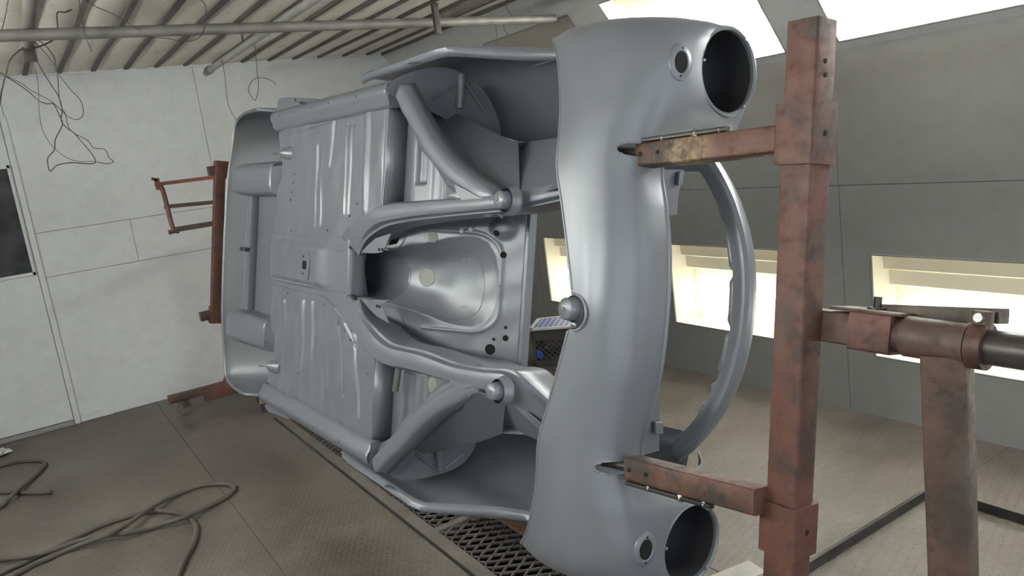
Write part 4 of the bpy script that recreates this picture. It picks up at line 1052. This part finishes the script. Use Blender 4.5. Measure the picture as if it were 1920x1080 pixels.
for a in (-1, 1): m.box((-hw-.012, a*(hw)-.012, .0), (hw+.012, a*(hw)+.012, .014)); m.box((a*hw-.012, -hw-.012, 0), (a*hw+.012, hw+.012, .014))
for k in range(1, 8):
    t = -hw+cw_*k/8; m.box((t-.0035, -hw, .005), (t+.0035, hw, .0105)); m.box((-hw, t-.0035, .005), (hw, t+.0035, .0105))
m.build('grid', 'whiteplastic', tr, smooth=0)
MB().box((-hw, -hw, .001), (hw, hw, .0095)).build('sheet', 'blue', tr, smooth=0)

# pipes under the ceiling
PZ = 2.22
pr = thing('pipe_rack', 'dull steel pipes clamped in a cross rack under the filter ceiling', 'pipe rack', (0,3.80,PZ)); o_ = np.array([0,3.80,PZ])
e1 = fl(1040,35,PZ); e0 = fl(0,67,PZ); d = (e0-e1)/np.linalg.norm(e0-e1)
mb().tube([e1, e0+d*1.0], .0245, 18).build('pipe', 'pipe', pr)
pz3 = PZ+.05
q = fl(816,38,pz3); mb().tube([q+np.array([0,.02,0]), q+np.array([.0,-3.5,0])], .022, 14).build('pipe', 'bar', pr)
q4 = fl(50,92,pz3); mb().tube([q4, q4+np.array([0,-3.8,0])], .028, 14).build('pipe', 'bar', pr)
mb().bar(fl(818,36,PZ)+[0,0,.08], fl(818,36,PZ)-[0,0,.075], .03, .03, (0,1,0), .003).build('clamp', 'darksteel', pr)
mb().bar(q4+[0,-.15,.05], q4+[0,-.15,-.08], .05, .04, (0,1,0), .003).build('clamp', 'darksteel', pr)
for x in (q4[0], q[0]):
    for y in (1.2, 3.5): mb().tube([(x, y, pz3), (x, y, CH)], .005, 8).build('hanger', 'wire', pr)
PZ2 = 2.27
e2 = fl(393,131,PZ2)
g2 = thing('galvanised_pipe', 'pale galvanised pipe with a capped end pointing at the back wall', 'pipe', (e2[0], e2[1], PZ2)); o_ = np.array(e2)
mb().tube([e2+[0,-.0,0], e2+[.03,-4.0,0]], .021, 16).build('pipe', 'pipelight', g2)
mb().tube([e2+[0,-.02,0], e2+[0,.05,0]], .027, 16).build('coupling', 'pipe', g2)
mb().tube([e2+[0,.05,0], e2+[-.0,.13,-.005]], .019, 14).build('end_cap', 'pipelight', g2)
for y in (2.2, 4.6): mb().tube([(e2[0], y, PZ2), (e2[0], y, CH)], .005, 8).build('hanger', 'wire', g2)

# hanging wires (traced over the wall as they hang from the rack)
Z1 = lambda x, y: (x/3.177, y/3.177)
Z2 = lambda x, y: (440+x/2.824, y/2.824)
WIRES = [
 (Z1, 4.32, .0014, [(185,290),(195,380),(220,450),(230,560),(235,680),(260,790),(320,880),(400,940),(480,962),(570,960)], 'thin wire hanging in a deep curve from the end of the rack pipe'),
 (Z1, 4.28, .0025, [(190,290),(240,400),(300,500),(350,580),(370,650),(365,720),(400,765),(440,790),(500,860),(540,910),(570,960),(540,975),(420,970),(340,985),(300,1020),(285,980),(285,940),(325,890),(330,830),(370,745),(355,690),(320,620),(280,620),(230,600),(190,560),(120,510),(40,460),(0,430)], 'dark bent wire hanging in a triangular loop against the wall'),
 (Z1, 4.36, .002, [(180,235),(250,250),(315,330),(330,380),(345,460),(350,560),(365,640),(390,680),(410,760),(450,800),(520,835),(560,880),(620,890),(650,940),(678,962),(640,975),(575,965)], 'wire whose crumpled lower end reaches out beside the triangular loop'),
 (Z1, 4.30, .0018, [(190,235),(250,290),(310,370),(340,430),(420,530),(480,600),(495,680),(460,712),(400,690),(360,655),(300,600),(190,540),(130,500),(40,455)], 'wire that hangs in a rounded loop below the rack'),
 (Z1, 4.22, .0035, [(440,-20),(440,40),(390,75),(340,80),(345,180),(325,230),(260,270),(180,290),(130,290),(60,360),(35,440),(10,540),(0,610),(-20,680)], 'thick dark wire bent round the rack pipe end'),
 (Z1, 3.74, .0018, [(500,-5),(560,30),(700,100),(800,160),(900,212),(1000,230),(1100,250),(1190,220),(1230,130),(1220,40),(1190,-10)], 'long wire drooping in an arc below the filter strips'),
 (Z1, 3.72, .002, [(470,-10),(490,110),(495,180),(520,250),(548,305)], 'short straight wire end pointing down below the cross pipe'),
 (Z1, 4.30, .004, [(195,60),(180,100),(195,140),(175,180),(190,230),(180,260)], 'wire wound in tight turns round the rack pipe'),
 (Z1, 3.95, .0016, [(50,-10),(30,100),(5,200),(-10,260)], 'single wire hanging beside the first ceiling bar'),
 (Z1, 5.05, .0018, [(1322,355),(1330,380),(1338,460),(1345,530),(1362,620),(1390,690),(1415,735)], 'wire hanging straight from the galvanised pipe to the tail'),
 (Z2, 4.45, .0018, [(80,225),(85,208),(105,250),(112,320),(122,380),(125,440),(120,490),(108,530),(75,480),(80,445),(105,418),(135,410),(170,418),(200,432),(222,450)], 'wire ending in a small round loop over the white wall'),
 (Z2, 3.86, .0018, [(1380,95),(1388,120),(1380,150),(1386,200),(1390,240),(1396,262)], 'wire hung over the cross pipe near its free end'),
 (Z2, 3.86, .0018, [(1455,-5),(1448,40),(1465,90),(1462,120),(1440,110),(1425,150),(1440,185)], 'twisted wire wrapped on the free end of the cross pipe'),
]
for zf, y, r, pts, lab in WIRES:
    P = cr([wy(*zf(*p), y)+np.array([0, .012*sin(i*1.9), 0]) for i, p in enumerate(pts)], 6); org = P[0].copy()
    o = MB(org).tube(P, r, 6).build('hanging_wire', 'wire', None, smooth=60); o.location = org; tag(o, lab, 'wire', 'wires hanging from the pipes')
